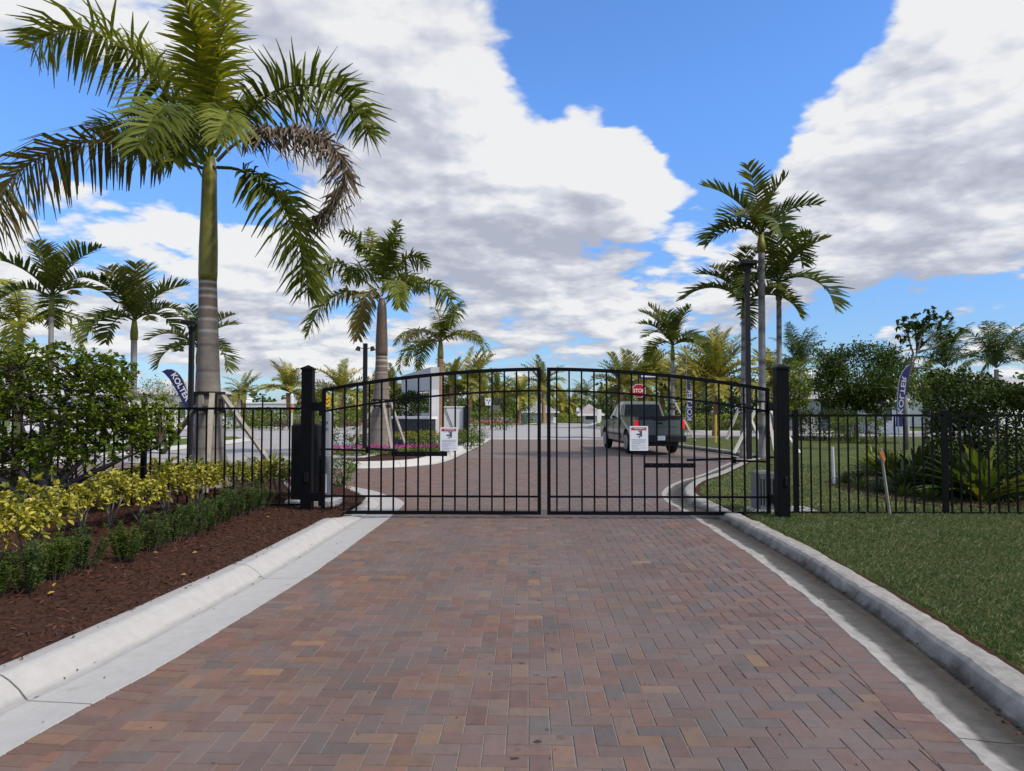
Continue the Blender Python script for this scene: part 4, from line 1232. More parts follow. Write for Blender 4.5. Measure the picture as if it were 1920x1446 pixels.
# markers
def stake(name, label, cat, a, b, r, mat, cap=None, n=8):
    root = thing(name, label, cat, tuple(a))
    mb = MB(); mb.tube([a, b], r, n); mb.build('shaft', mat, root)
    return root
stake('marker_pipe', 'short white plastic pipe sticking up at the end of the green edging', 'pipe', gp(493, 945, .13), gp(493, 945, .13) + Vector((.01, 0, .24)), .014, offwhite)

# ================================================================== HERO ROYAL PALM
HY = 12.9
def px_path(pts, y): return [np.array(at(p[0], p[1], y + (p[2] if len(p) > 2 else 0))) for p in pts]
DW = 1.3
def royal_from_photo(label, y, base_px, crown_px, radii, fronds, ring_px, shaft_px, group, shaft_material, lean=0):
    b, c = at(base_px[0], base_px[1], y), at(crown_px[0], crown_px[1], y)
    root = thing('royal_palm', label, 'palm tree', (b.x, b.y, b.z), group)
    zs = np.linspace(b.z - .1, at(960, shaft_px[1], y).z, 90)
    zk = [at(960, r[0], y).z for r in radii][::-1]; rk = [r[1] for r in radii][::-1]
    rs = np.interp(zs, zk, rk)
    ringz = [at(960, p, y).z for p in ring_px]
    tn = []
    for z in zs:
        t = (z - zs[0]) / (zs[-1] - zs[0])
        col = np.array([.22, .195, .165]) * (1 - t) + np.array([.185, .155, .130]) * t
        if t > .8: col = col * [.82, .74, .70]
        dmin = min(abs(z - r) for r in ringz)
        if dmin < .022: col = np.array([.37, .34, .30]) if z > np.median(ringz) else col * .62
        tn.append(col * random.uniform(.93, 1.07))
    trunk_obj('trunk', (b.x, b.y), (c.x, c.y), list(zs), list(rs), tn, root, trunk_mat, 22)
    zt, zs_ = at(960, shaft_px[0], y).z, zs[-1]
    prof = [(rs[-1] * 1.0, zs_ - .02), (rs[-1] * 1.06, zs_ + .12), (rs[-1] * 1.05, zs_ + .5 * (zt - zs_) * .6), (rs[-1] * .90, zs_ + .7 * (zt - zs_)), (rs[-1] * .82, zt), (rs[-1] * .5, zt + .35)]
    mb = MB(); mb.lathe(prof, (c.x, c.y, 0), 20); mb.build('crownshaft', shaft_material, root, smooth=True)
    for f in fronds:
        P = smooth_path(px_path(f['p'], y), .12)
        V, Fq = frond_arrays(P, int(f.get('n', 66) * 1.65), f.get('l', .72), f.get('w', .040) * DW, f.get('pl', .75), f.get('d', .8), f.get('t0', .16), f.get('v', .15), .034, f.get('s', .55), .12, f.get('tw', 0))
        o = np_obj('frond', V, Fq, f.get('m', royal_green), root)
        if f.get('label'): o['label'] = f['label']
    return root
hero_fronds = [
    dict(p=[(388, 318, 0), (325, 296, -.1), (232, 267, -.2), (155, 267, -.3), (77, 294, -.4), (23, 333, -.5), (-5, 385, -.5), (-30, 450, -.5)], m=royal_olive, l=.92, d=1.25, n=92, pl=.8, w=.042),
    dict(p=[(385, 300, -.1), (337, 217, -.2), (271, 122, -.3), (217, 80, -.4), (155, 55, -.5), (97, 62, -.6), (60, 88, -.7)], m=royal_green, l=.98, d=.75, n=84, v=.1, w=.045, pl=.95),
    dict(p=[(391, 294, -.2), (403, 194, -.5), (409, 97, -.7), (411, 0, -.8), (415, -95, -.8)], m=royal_lime, l=.60, d=.35, n=92, pl=.95, w=.034, s=.75),
    dict(p=[(403, 294, .1), (445, 232, .2), (503, 178, .2), (562, 160, .2), (620, 170, .1), (666, 203, 0), (690, 250, -.1)], m=royal_deep, l=.92, d=.75, n=84, w=.045, v=.3, pl=1.25),
    dict(p=[(407, 302, -.1), (445, 267, -.2), (503, 246, -.3), (562, 243, -.3), (612, 263, -.3), (641, 302, -.3), (645, 349, -.3), (622, 392, -.3), (584, 414, -.3)], m=royal_dry, l=.57, d=1.7, n=150, pl=.7, tw=.15, w=.036, label='withered brown frond curling down'),
    dict(p=[(407, 314, 0), (445, 318, -.1), (488, 341, -.2), (531, 387, -.3), (560, 457, -.3), (574, 515, -.3), (578, 548, -.3)], m=royal_deep, l=.82, d=.9, n=84, w=.045, pl=1.0),
    dict(p=[(380, 294, -.2), (349, 232, -.8), (318, 200, -1.4), (290, 220, -2.0), (262, 275, -2.4)], m=royal_deep, l=.75, d=.9, n=60, w=.045),
    dict(p=[(383, 271, .1), (360, 194, .5), (329, 147, .8), (294, 116, 1.0), (252, 84, 1.2)], m=royal_lime, l=.75, d=.5, n=66, w=.045),
    dict(p=[(403, 279, .2), (430, 217, .9), (455, 190, 1.7), (480, 200, 2.4)], m=royal_green, l=.65, d=.6, n=52),
    dict(p=[(378, 306, .2), (329, 266, .8), (271, 244, 1.3), (217, 236, 1.7), (174, 240, 2.0)], m=royal_deep, l=.65, d=.8, n=60),
    dict(p=[(387, 271, -.1), (374, 155, -.6), (366, 70, -1.0), (345, 0, -1.3)], m=royal_lime, l=.60, d=.5, n=66, s=.8, pl=.8),
    dict(p=[(395, 290, -.2), (420, 225, -.9), (425, 215, -1.6), (405, 260, -2.1)], m=royal_green, l=.55, d=1.0, n=46),
    dict(p=[(384, 300, -.2), (360, 250, -.9), (340, 250, -1.5), (325, 300, -1.8)], m=royal_deep, l=.6, d=1.0, n=46),
]
hero = royal_from_photo('tall royal palm with a withered brown frond behind the left fence', HY, (393, 905), (393, 318),
    [(318, .125), (420, .145), (490, .160), (523, .157), (600, .172), (700, .196), (780, .225), (850, .29), (890, .365), (915, .43)],
    hero_fronds, (527, 541, 556, 578, 600, 622, 648, 696, 745, 800, 840, 872), (318, 524), 'royal palms', shaft_mat)

batten_m = M('dark_batten', (.075, .062, .050), .85, .2, .25, 9, .3, 50)
def brace(label, centre, r, z0, z1, legs, group='lumber braces on palms', wood_m=wood, nb=5):
    """short battens strapped round a trunk and lumber props nailed to them"""
    root = thing('palm_brace', label, 'tree brace', (centre[0], centre[1], z0), group)
    for i in range(nb):
        a = 2 * math.pi * i / nb + R(-100)
        mx = Matrix.Translation((centre[0], centre[1], 0)) @ Matrix.Rotation(a, 4, 'Z')
        MB().box(r, r + .038, -.045, .045, z0, z1, mx).build('batten', batten_m if i else wood_m, root)
    mb = MB()
    for z in (z0 + .04, z1 - .05):
        mb.lathe([(r + .040, z), (r + .046, z), (r + .046, z + .055), (r + .040, z + .055)], (centre[0], centre[1], 0), 20)
    mb.build('strap', rope_black, root)
    for a, b in legs: MB().bar(a, b, .09, .045).build('prop', wood_m, root)
zc0, zc1 = at(960, 775, HY).z, at(960, 735, HY).z
cx_ = at(393, 750, HY).x
brace('weathered lumber props and black strap round the tall royal palm', (cx_, HY), .225, zc0, zc1,
      [(at(398, 738, HY - .32), at(385, 925, HY - 1.25)), (at(418, 742, HY - .12), at(556, 937, HY - 1.1)), (at(371, 760, HY - .1), at(305, 850, HY + .6))])

DW = 1.7
# second royal palm on the planted island
RY = 24.6
hero2 = [
    dict(p=[(706, 560, 0), (657, 546, 0), (623, 558, -.1), (598, 579, -.1), (584, 608, -.2), (578, 626, -.2)], m=royal_deep, l=.62, d=1.0, n=50),
    dict(p=[(706, 545, .1), (657, 506, .2), (630, 492, .2), (609, 499, .2), (596, 525, .2), (593, 550, .2)], m=royal_deep, l=.62, d=.95, n=50),
    dict(p=[(707, 525, .1), (690, 473, .2), (673, 453, .3), (657, 441, .3), (640, 438, .3)], m=royal_deep, l=.58, d=.6, n=46),
    dict(p=[(715, 525, -.2), (727, 473, -.3), (737, 452, -.3), (743, 433, -.3), (746, 418, -.2)], m=royal_deep, l=.45, d=.3, n=46, s=.8),
    dict(p=[(722, 525, .2), (748, 498, .4), (765, 484, .6), (782, 483, .7), (799, 500, .8)], m=royal_deep, l=.58, d=.7, n=46),
    dict(p=[(722, 560, 0), (748, 545, -.1), (780, 531, -.2), (811, 533, -.3), (836, 550, -.4), (851, 577, -.5), (849, 610, -.5)], m=royal_deep, l=.62, d=.9, n=56),
    dict(p=[(713, 556, -.3), (698, 544, -1.0), (684, 558, -1.5), (675, 590, -1.7), (671, 633, -1.8)], m=royal_olive, l=.55, d=1.1, n=46, label='yellowing frond hanging in front'),
    dict(p=[(717, 545, -.1), (722, 494, -.5), (731, 458, -.7), (752, 452, -.9)], m=royal_deep, l=.6, d=.5, n=46),
    dict(p=[(710, 540, .4), (690, 510, 1.0), (670, 505, 1.6), (650, 525, 2.0)], m=royal_deep, l=.6, d=.8, n=44),
    dict(p=[(718, 540, .4), (745, 520, 1.2), (770, 520, 1.8), (790, 545, 2.2)], m=royal_green, l=.6, d=.8, n=44),
    dict(p=[(716, 555, -.3), (730, 530, -1.0), (745, 540, -1.6), (750, 575, -1.9)], m=royal_green, l=.55, d=1.0, n=42),
    dict(p=[(712, 530, .1), (702, 480, .3), (700, 455, .5), (690, 430, .6)], m=royal_green, l=.55, d=.5, n=44)]
royal_from_photo('royal palm on the planted island beside the dark lamp pole', RY, (714, 838), (716, 577),
    [(577, .105), (640, .15), (667, .20), (690, .215), (720, .245), (770, .32), (800, .38), (825, .43), (838, .45)],
    hero2, (668, 676, 686, 698, 712, 730, 752, 780, 806), (577, 667), 'royal palms', shaft_brown)
b2 = at(714, 760, RY)
brace('pale lumber props round the royal palm on the island', (b2.x, RY), .30, at(960, 765, RY).z, at(960, 749, RY).z,
      [(at(718, 752, RY - .35), at(735, 842, RY - 1.6)), (at(733, 755, RY - .2), at(759, 832, RY - .6)), (at(700, 760, RY - .2), at(657, 842, RY - 1.4))], wood_m=wood)

# third royal palm behind the entrance wall
def royal_generic(label, base, crown, r0, r1, size, n, mats, group='royal palms', shaft_m=None, col=(.27, .19, .14)):
    root = thing('royal_palm', label, 'palm tree', tuple(base), group)
    zs = np.linspace(base[2] - .1, crown[2] - .9 * size, 24)
    t = np.linspace(0, 1, 24)
    trunk_obj('trunk', base, crown, list(zs), list(r0 + (r1 - r0) * t ** .8), [np.array(col) * random.uniform(.85, 1.15) for _ in zs], root, trunk_mat, 12)
    mb = MB(); mb.lathe([(r1 * 1.02, zs[-1] - .02), (r1 * 1.1, zs[-1] + .2), (r1 * .8, crown[2] - .1), (r1 * .4, crown[2] + .3)], (crown[0], crown[1], 0), 12)
    mb.build('crownshaft', shaft_m or shaft_mat, root, smooth=True)
    put_fronds(root, 'royal', crown, n, size, mats, phase=random.uniform(0, 6))
    return root
c3 = at(826, 642, 37); b3 = Vector((c3.x - .1, 37, .1))
royal_generic('royal palm with an orange brown trunk behind the entrance frame', b3, c3, .22, .15, .95, 13, [royal_green, royal_olive, royal_green, royal_deep], shaft_m=shaft_mat, col=(.30, .17, .11))
c4_ = at(38, 610, 22); b4 = Vector((c4_.x, 22, .12))
royal_generic('yellow green royal palm above the tall bush at the frame edge', b4, c4_, .18, .10, .8, 12, [royal_lime, royal_lime, royal_green], col=(.22, .22, .08))
# ================================================================== OTHER PALMS
def upto(px, py, y, z=.1):
    b = at(px, 790, y); b.z = z; return b
def stiff(label, base_px, y, crown_px, r, nfr, size, group, z=.1, mats=None, shaft=.55, lean=(0, 0)):
    b = upto(base_px, 800, y, z); c = at(crown_px[0], crown_px[1], y)
    return slim_palm('stiff', label, group, b, c, r * 1.25, r, nfr, size, mats or [adonidia_green, adonidia_green, adonidia_green, adonidia_yellow], shaft=shaft, shaft_m=shaft_mat, lean=lean)
G1 = 'slim palms behind the left fence'
stiff('slim palm with a ringed trunk rising from the middle of the tall bush', 95, 20, (97, 556), .065, 11, 1.05, G1)
stiff('slim palm with a drooping crown between the tall bush and the royal palm', 251, 21, (252, 602), .085, 13, 1.05, G1)
stiff('slim palm half hidden behind the tall royal palm trunk', 366, 25, (372, 652), .07, 11, 1.02, G1)
G2 = 'slim palms on the far lawn'
stiff('single slim palm standing behind the pickup', 1261, 40, (1261, 648), .10, 13, 1.50, G2, shaft=.8)
stiff('tallest slim palm of the braced cluster on the lawn', 1429, 22.5, (1427, 440), .10, 11, 1.32, 'braced palm cluster', .06)
stiff('slim palm of the braced cluster with the low crown behind the lamp pole', 1392, 23.6, (1394, 565), .075, 10, 1.18, 'braced palm cluster', .06)
stiff('slim palm of the braced cluster with golden drooping fronds next to the gate post', 1461, 23.2, (1460, 530), .08, 11, 1.28, 'braced palm cluster', .06, [adonidia_green, adonidia_yellow, adonidia_green, adonidia_yellow])
def braces2(label, y, px, z0, z1, legs, wm=pale_wood, r=.15, group='lumber braces on palms'):
    c = at(px, 760, y)
    brace(label, (c.x, y), r, z0, z1, legs, group, wm, 4)
braces2('pale props leaning against the tallest palm of the cluster', 22.5, 1429, at(960, 775, 22.5).z, at(960, 752, 22.5).z,
        [(at(1436, 758, 22.4), at(1500, 850, 21.0)), (at(1420, 762, 22.3), at(1376, 850, 21.4)), (at(1437, 757, 22.7), at(1456, 862, 21.8))])
braces2('props leaning against the low crowned palm behind the lamp pole', 23.6, 1392, at(960, 772, 23.6).z, at(960, 757, 23.6).z,
        [(at(1398, 760, 23.6), at(1424, 826, 23.0)), (at(1386, 764, 23.6), at(1362, 824, 23.3))], r=.11)
braces2('thin prop against the single palm behind the pickup', 40, 1261, at(960, 768, 40).z, at(960, 757, 40).z,
        [(at(1266, 756, 39.8), at(1304, 828, 34))], wood, .14)

def date(label, base_px, base_z, y, crown_px, size, nfr, group, r=.2, mats=None, props=True):
    b = upto(base_px, 790, y, base_z); c = at(crown_px[0], crown_px[1], y)
    root = slim_palm('date', label, group, b, c, r, r * .9, nfr, size, mats or [date_green, date_gold, date_green], ring=False, name='date_palm', shaft=.1, base_col=(.30, .18, .10))
    return root
G3 = 'date palms along the far street'
date('small date palm with straggling fronds right of the big royal palm trunk', 457, .1, 70, (456, 740), .95, 30, G3, .28)
date('full date palm beside the white marker post, left of the gate post', 545, .1, 68, (541, 735), 1.25, 42, G3, .30, [date_gold, date_green, date_gold])
date('date palm seen just inside the left gate leaf hinge side', 641, .1, 67, (640, 738), 1.3, 40, G3, .30, [date_gold, date_green])
date('date palm against the grey entrance frame, seen through the gate', 738, .1, 85, (742, 742), 1.4, 34, G3, .3, [date_gold, date_green])
date('date palm left of the keep right sign', 880, .1, 84, (880, 728), 1.9, 38, G3, .34, [date_green, date_green, date_gold])
date('date palm close behind the white utility wall', 846, .1, 80, (846, 724), 1.3, 34, G3, .28, [date_green, date_gold])
date('date palm behind the stone monument', 934, .1, 92, (934, 738), 1.2, 26, G3, .3, [date_green])
date('date palm leaning over the white house', 972, .1, 84, (976, 746), 1.25, 26, G3, .26, [date_green, date_gold])
date('date palm filling the gap between the two gate leaves', 1020, .1, 90, (1018, 724), 1.4, 30, G3, .26, [date_green])
G4 = 'palms beyond the crossing'
date('small yellow green palm beyond the crossing with a white trunk', 1053, .1, 105, (1052, 757), 1.15, 24, G4, .16, [date_gold])
date('small palm with a pale trunk next to the white guard house', 1072, .1, 108, (1073, 757), 1.3, 24, G4, .16, [date_green, date_gold])
slim_palm('coconut', 'feathery palm above the guard house roof', G4, upto(1098, 0, 120, .1), at(1099, 744, 120), .18, .14, 12, 1.15, [coconut_green], ring=False, shaft=.1)
slim_palm('coconut', 'distant dark palm right of the guard house', G4, upto(1126, 0, 125, .1), at(1126, 752, 125), .18, .14, 11, 1.0, [coconut_green], ring=False, shaft=.1)
date('golden green palm crown above the pickup cab, left of the stop sign', 1166, .1, 66, (1168, 728), 1.30, 44, G4, .28, [date_gold, date_green, date_green])
date('broad palm crown directly behind the stop sign', 1207, .1, 68, (1213, 722), 1.45, 48, G4, .30, [date_green, date_gold])
date('palm crown between the stop sign and the slim palm', 1240, .1, 70, (1243, 725), 1.35, 44, G4, .30, [date_green, date_green, date_gold])
date('golden date palm with a yellow wrapped trunk across the lawn', 1342, .1, 44, (1343, 718), 1.35, 56, G4, .20, [date_gold, date_gold, date_green])
date('date palm crown behind the braced palm cluster', 1460, .1, 60, (1452, 722), 1.3, 40, G4, .25, [date_green, date_gold])
date('date palm with yellow green fronds behind the banner at the lawn', 1300, .1, 72, (1302, 724), 1.4, 42, G4, .3, [date_gold, date_green])
for _px, _lb in ((700, 'palm crown behind the island lamp pole'), (905, 'palm crown over the keep right sign')):
    date(_lb, _px, .1, 98, (_px, 740), 1.35, 28, G4, .3, [date_green, date_gold])
G5 = 'windblown coconut palms at the right'
def coco(label, px, y, crown, size, n=15):
    return slim_palm('coconut', label, G5, upto(px, 0, y, .1), at(crown[0], crown[1], y), .17, .13, n, size, [coconut_green], ring=False, shaft=.1, upright=.15)
coco('windblown coconut palm with a tall ragged crown above the right hedge', 1868, 46, (1868, 690), 1.05, 16)
coco('coconut palm crown cut by the frame edge above the right hedge', 1926, 50, (1924, 684), 1.0, 15)
coco('coconut palm crown between the gate post and the round dark tree', 1500, 52, (1500, 690), 1.05, 16)
coco('coconut palm behind the forked tree', 1768, 52, (1772, 690), 1.1, 15)

# ================================================================== BROADLEAF TREES, HEDGES, SHRUBS
tree_dark = F('dark_tree_leaf', [(0.025, 0.047, 0.011), (0.043, 0.072, 0.014), (0.068, 0.108, 0.017), (0.106, 0.144, 0.022)], .2, .58, 0.15, .5)
tree_mid = F('mid_tree_leaf', [(0.056, 0.085, 0.019), (0.099, 0.142, 0.024), (0.160, 0.208, 0.030), (0.280, 0.302, 0.042)], .25, .58, 0.15, .5)
tree_yellow = F('yellowish_tree_leaf', [(0.116, 0.125, 0.027), (0.198, 0.203, 0.034), (0.314, 0.281, 0.040), (0.430, 0.343, 0.053)], .25, .5, .35, .5)
hedge_dark = F('dark_hedge_leaf', [(0.014, 0.030, 0.007), (0.029, 0.051, 0.010), (0.052, 0.081, 0.013), (0.089, 0.115, 0.014)], .2, .58, 0.2, .8)
hedge_mid = F('hedge_leaf', [(0.056, 0.096, 0.018), (0.102, 0.149, 0.023), (0.158, 0.210, 0.028)], .2, .58, 0.18, .6)
hedge_lime = F('lime_hedge_leaf', [(0.144, 0.180, 0.024), (0.240, 0.264, 0.036), (0.360, 0.360, 0.048)], .25, .5, .35, .6)
hedge_yel = F('golden_shrub_leaf', [(.13, .14, .02), (.26, .24, .03), (.42, .36, .05)], .25, .5, .35, .6)
pink = F('magenta_flower', [(.34, .05, .20), (.62, .10, .40), (.75, .22, .55)], .25, .6, .2, 1)
rose = F('rose_flower', [(.50, .12, .18), (.70, .25, .33), (.75, .40, .45)], .25, .6, .2, 1)
red_leaf = F('red_ground_cover', [(.20, .05, .04), (.34, .09, .06), (.12, .10, .03)], .2, .6, .2, 1)

def crown_cloud(c, rad, nclump, per, leaf, clump=.18, flat=.0, holes=.0, seed=0.0):
    u = rand_dirs(nclump)
    rr = RNG.uniform(.30, 1.0, (nclump, 1)) ** .42
    wob = np.array([1 + .28 * mnoise.noise(Vector(tuple(d * 1.7 + seed))) for d in u])[:, None]
    cent = np.array(c) + u * rr * wob * np.array(rad)
    if holes:
        k = np.array([mnoise.noise(Vector(tuple(p * (1.5 / max(.4, np.mean(rad))) + seed))) for p in cent]) > -holes
        cent = cent[k]; u = u[k]
    if flat: cent[:, 2] = np.maximum(cent[:, 2], c[2] - rad[2] * flat)
    n = len(cent)
    P = np.repeat(cent, per, 0) + RNG.normal(0, clump, (n * per, 3))
    A = unit(np.repeat(u, per, 0) * .5 + rand_dirs(n * per) + [0, 0, -.05])
    return P, A, leaf * RNG.uniform(.6, 1.25, n * per), cent
def tree(name, label, base, trunk_h, crowns, mat, leaf=.16, per=22, bark=grey_bark, r=.09, cat='tree', group=None, lw=.5):
    """crowns = list of (centre, radii, clumps, holes)"""
    root = thing(name, label, cat, tuple(base), group)
    mb = MB(); b = Vector(base)
    Ps, As, Ls, cs = [], [], [], []
    for i, (c, rad, ncl, ho) in enumerate(crowns):
        P, A, L, cent = crown_cloud(c, rad, ncl, per, leaf, .5 * leaf + .06 * min(rad), 0, ho, i * 3.1 + base[0])
        Ps.append(P); As.append(A); Ls.append(L); cs.append(cent)
    fork = b + Vector((0, 0, trunk_h))
    mb.tube([b - Vector((0, 0, .1)), b.lerp(fork, .5) + Vector((.03, 0, 0)), fork], [r * 1.25, r, r * .85], 9)
    for (c, rad, _, _), cent in zip(crowns, cs):
        c = Vector(c)
        mb.tube([fork, fork.lerp(c, .5) + Vector((random.uniform(-.15, .15), 0, .1)), c], [r * .75, r * .5, r * .3], 6)
        for q in cent[:: max(1, len(cent) // 14)]:
            mb.tube([fork.lerp(c, .55), fork.lerp(c, .55).lerp(Vector(q), .6) + Vector((0, 0, .1)), Vector(q)], [r * .35, r * .22, r * .06], 5, False)
    mb.build('trunk', bark, root, smooth=True)
    P, A, L = np.concatenate(Ps), np.concatenate(As), np.concatenate(Ls)
    leaf_obj('crown', P, A, L, L * lw, mat, root, .2, .1)
    return root
Y = 38
b = upto(1604, 0, Y, .1)
tree('round_tree', 'round dense dark green tree across the lawn beyond the right fence', b, 1.5,
     [(at(1612, 702, Y), (2.35, 1.6, 1.75), 520, .12), (at(1570, 735, Y), (1.3, 1.2, 1.2), 230, .15), (at(1668, 700, Y + .6), (1.2, 1.2, 1.4), 200, .15), (at(1640, 745, Y), (1.2, 1.1, .9), 150, .15), (at(1552, 660, Y), (.9, .8, .9), 50, .1)], tree_dark, .17, 20, r=.11)
Y = 42
tree('small_tree', 'slim yellow green tree next to the right gate post', upto(1490, 0, Y, .1), 1.6,
     [(at(1490, 720, Y), (1.0, .9, 1.5), 170, .2), (at(1488, 760, Y), (1.0, .9, .8), 90, .2)], tree_mid, .17, 16, r=.07)
Y = 27
b = upto(1697, 0, Y, .1)
ft = thing('forked_tree', 'open forked tree with a bare Y shaped trunk behind the right banner', 'tree', tuple(b))
mb = MB()
t1 = at(1697, 742, Y)
mb.tube([b, at(1699, 790, Y), t1], [.10, .085, .075], 8)
ends = []
for pts in ([(1697, 742), (1705, 700), (1722, 655), (1730, 618)], [(1705, 700), (1712, 662), (1705, 640), (1690, 612)], [(1722, 655), (1745, 632), (1768, 612)], [(1697, 742), (1680, 728), (1652, 727)], [(1712, 690), (1735, 690), (1760, 697)], [(1730, 618), (1742, 604), (1745, 592)], [(1718, 662), (1750, 652), (1785, 628)], [(1705, 640), (1700, 615), (1722, 600)], [(1720, 660), (1718, 630), (1712, 604)]):
    P = [Vector(at(p[0], p[1], Y + random.uniform(-.3, .3))) for p in pts]
    mb.tube(P, [.05, .036, .024, .012][:len(P)] if len(P) < 5 else .03, 6); ends.append(P[-1]); ends.append(P[-2].lerp(P[-1], .6))
mb.build('trunk', grey_bark, ft, smooth=True)
cl = np.array([tuple(e + Vector(tuple(RNG.normal(0, .22, 3)))) for e in ends for _ in range(5)])
P, A, L, W = whorls(cl, rand_dirs(len(cl)), 11, .19, .5, 1.0)
leaf_obj('crown', P, A, L, W, tree_dark, ft, .25, .1)
Y = 33
tree('small_tree', 'loose grey green tree behind the forked tree, right of the banner', upto(1735, 0, Y, .1), 1.6,
     [(at(1732, 716, Y), (1.1, 1.0, .75), 100, .3), (at(1768, 722, Y), (.8, .8, .7), 60, .3), (at(1722, 735, Y), (.9, .8, .8), 60, .3)], tree_mid, .16, 14, r=.07)
# far trees and woods behind the street
for px, py, y, rw, rh, m_, lb in ((1000, 738, 120, 3.2, 1.8, tree_mid, 'hazy green tree behind the meeting of the gate leaves'), (920, 740, 112, 4.2, 2.6, tree_dark, 'dark tree mass behind the keep right sign'),
                              (865, 742, 115, 3.5, 2.4, tree_mid, 'olive tree behind the white utility wall'), (660, 752, 110, 4.5, 2.0, tree_mid, 'yellowish tree behind the island palm'),
                              (590, 757, 104, 3.0, 1.6, tree_dark, 'small dark tree left of the gate post'), (955, 745, 100, 2.8, 2.2, tree_mid, 'olive tree right of the stone monument'),
                              (1160, 752, 112, 5.0, 2.6, tree_dark, 'dark tree behind the pickup cab'), (1230, 748, 95, 5.0, 2.5, tree_mid, 'bushy tree behind the pickup bed'), (1400, 742, 95, 5.0, 2.8, tree_dark, 'dark tree behind the braced palm cluster'),
                              (1480, 735, 80, 3.0, 2.6, tree_dark, 'dark tree behind the right gate post'), (1040, 765, 130, 3.5, 1.2, tree_mid, 'low tree beyond the crossing'), (1085, 764, 140, 3.5, 1.4, tree_dark, 'low dark tree beside the far guard house'),
                              (715, 735, 105, 3.0, 2.4, tree_yellow, 'yellow green tree behind the island palm trunk')):
    c = at(px, py, y)
    tree('tree', lb, upto(px, 0, y, .05), max(.5, c.z - rh), [(c, (rw, rw * .8, rh), 130, .2)], m_, .42, 12, r=.15, lw=.6)
# light leaved shrubs near the white house on the left
for px, py, y, lb in ((322, 742, 46, 'wispy shrub in front of the white house beside the banner'), (285, 735, 44, 'wispy shrub behind the edge of the tall bush'), (300, 775, 40, 'low wispy shrub under the banner')):
    c = at(px, py, y)
    tree('small_tree', lb, upto(px, 0, y, .1), max(.3, c.z - 1), [(c, (1.0, .9, 1.0), 70, .35)], tree_mid, .14, 9, r=.04, cat='shrub')

def hedge(name, label, a, b_, depth, z0, z1, mat, leaf=.10, dens=260, cat='hedge', group=None, wob=.10, lw=.5):
    """clipped or loose hedge between two ground points; leaves crowd the surface"""
    a, b_ = np.array([a[0], a[1]]), np.array([b_[0], b_[1]])
    L_ = np.linalg.norm(b_ - a); ex = (b_ - a) / L_; ey = np.array([-ex[1], ex[0]])
    root = thing(name, label, cat, (float((a + b_)[0] / 2), float((a + b_)[1] / 2), z0), group)
    n = int(dens * L_ * (z1 - z0 + depth))
    s = RNG.uniform(0, L_, n); q = RNG.uniform(-1, 1, n); h = RNG.uniform(0, 1, n)
    face = RNG.random(n)
    q = np.where(face < .42, np.sign(q) * RNG.uniform(.75, 1.02, n), q)
    h = np.where((face >= .42) & (face < .8), RNG.uniform(.82, 1.03, n), h)
    bumpv = np.array([1 + wob * 2.2 * mnoise.noise(Vector((s_ * .9 + a[0], h_ * 2, q_))) for s_, h_, q_ in zip(s, h, q)])
    zz = z0 + (z1 - z0) * h * np.where(h > .6, bumpv, 1)
    off = q * depth / 2 * bumpv
    P = np.stack([a[0] + ex[0] * s + ey[0] * off, a[1] + ex[1] * s + ey[1] * off, zz], 1)
    out = np.stack([ey[0] * q, ey[1] * q, h], 1)
    A = unit(out * .5 + rand_dirs(n))
    Lf = leaf * RNG.uniform(.6, 1.2, n)
    leaf_obj('leaves', P, A, Lf, Lf * lw, mat, root, .2, .1)
    mb = MB()
    k = max(2, int(L_ / .9))
    for i in range(k):
        p = a + ex * L_ * (i + .5) / k
        for _ in range(3):
            mb.tube([(p[0], p[1], z0 - .05), (p[0] + random.uniform(-.3, .3), p[1] + random.uniform(-.2, .2) * depth, z0 + (z1 - z0) * .8)], [.02, .008], 5)
    o = mb.build('stems', twig, root); o['kind'] = 'stuff'
    return root
# right: tall dark hedge and strappy plants behind the fence
hedge('tall_hedge', 'tall dark hedge filling the view behind the right fence', at(1795, 790, 12.6), at(2160, 790, 12.4), 1.9, .02, 1.98, hedge_dark, .085, 1900, wob=.09)
hedge('tall_hedge', 'lower dark shrub in front of the tall hedge, behind the strappy plants', at(1735, 790, 13.8), at(1850, 790, 13.4), 1.3, .02, 1.55, hedge_dark, .085, 1500, wob=.15)
ginger = F('striped_ginger_leaf', [(0.046, 0.081, 0.015), (0.080, 0.125, 0.019), (0.172, 0.213, 0.023), (0.424, 0.388, 0.043)], .28, .4, .4, 1.5)
ginger_dark = F('dark_strap_leaf', [(0.024, 0.045, 0.013), (0.040, 0.069, 0.017), (0.066, 0.100, 0.019)], .22, .42, .4, 1.5)
for px, y, n_, L_, w_, m_, lb in ((1668, 14.6, 90, 1.25, .10, ginger, 'arching striped ginger plant at the near edge of the bed behind the fence'),
        (1725, 14.0, 110, 1.35, .11, ginger_dark, 'dark strappy plant in the middle of the bed behind the fence'),
        (1640, 16.5, 70, 1.15, .09, ginger, 'smaller yellow green ginger plant at the back of the bed'),
        (1800, 12.3, 110, 1.35, .12, ginger_dark, 'dark strappy plant right behind the fence post'),
        (1838, 11.8, 60, 1.55, .12, ginger, 'bright yellow striped ginger plant against the tall hedge'),
        (1700, 13.0, 70, .95, .09, ginger_dark, 'low dark strappy plant leaning out over the mulch')):
    strap_plant('ginger_plant', lb, upto(px, 0, y, .06), n_, L_, w_, m_, (30, 84), 'strappy plants behind the right fence', droop=.75)
bedp = [at(1545, 790, 15.0), at(1580, 790, 13.4), at(1660, 790, 12.0), at(1760, 790, 11.2), at(1900, 790, 10.9), at(2100, 790, 10.9), at(2100, 790, 18), at(1700, 790, 18), at(1570, 790, 16.4)]
sheet('mulch_island', [(p.x, p.y) for p in bedp], LAWN_Z + .015, soil_mat, skirt=.03)
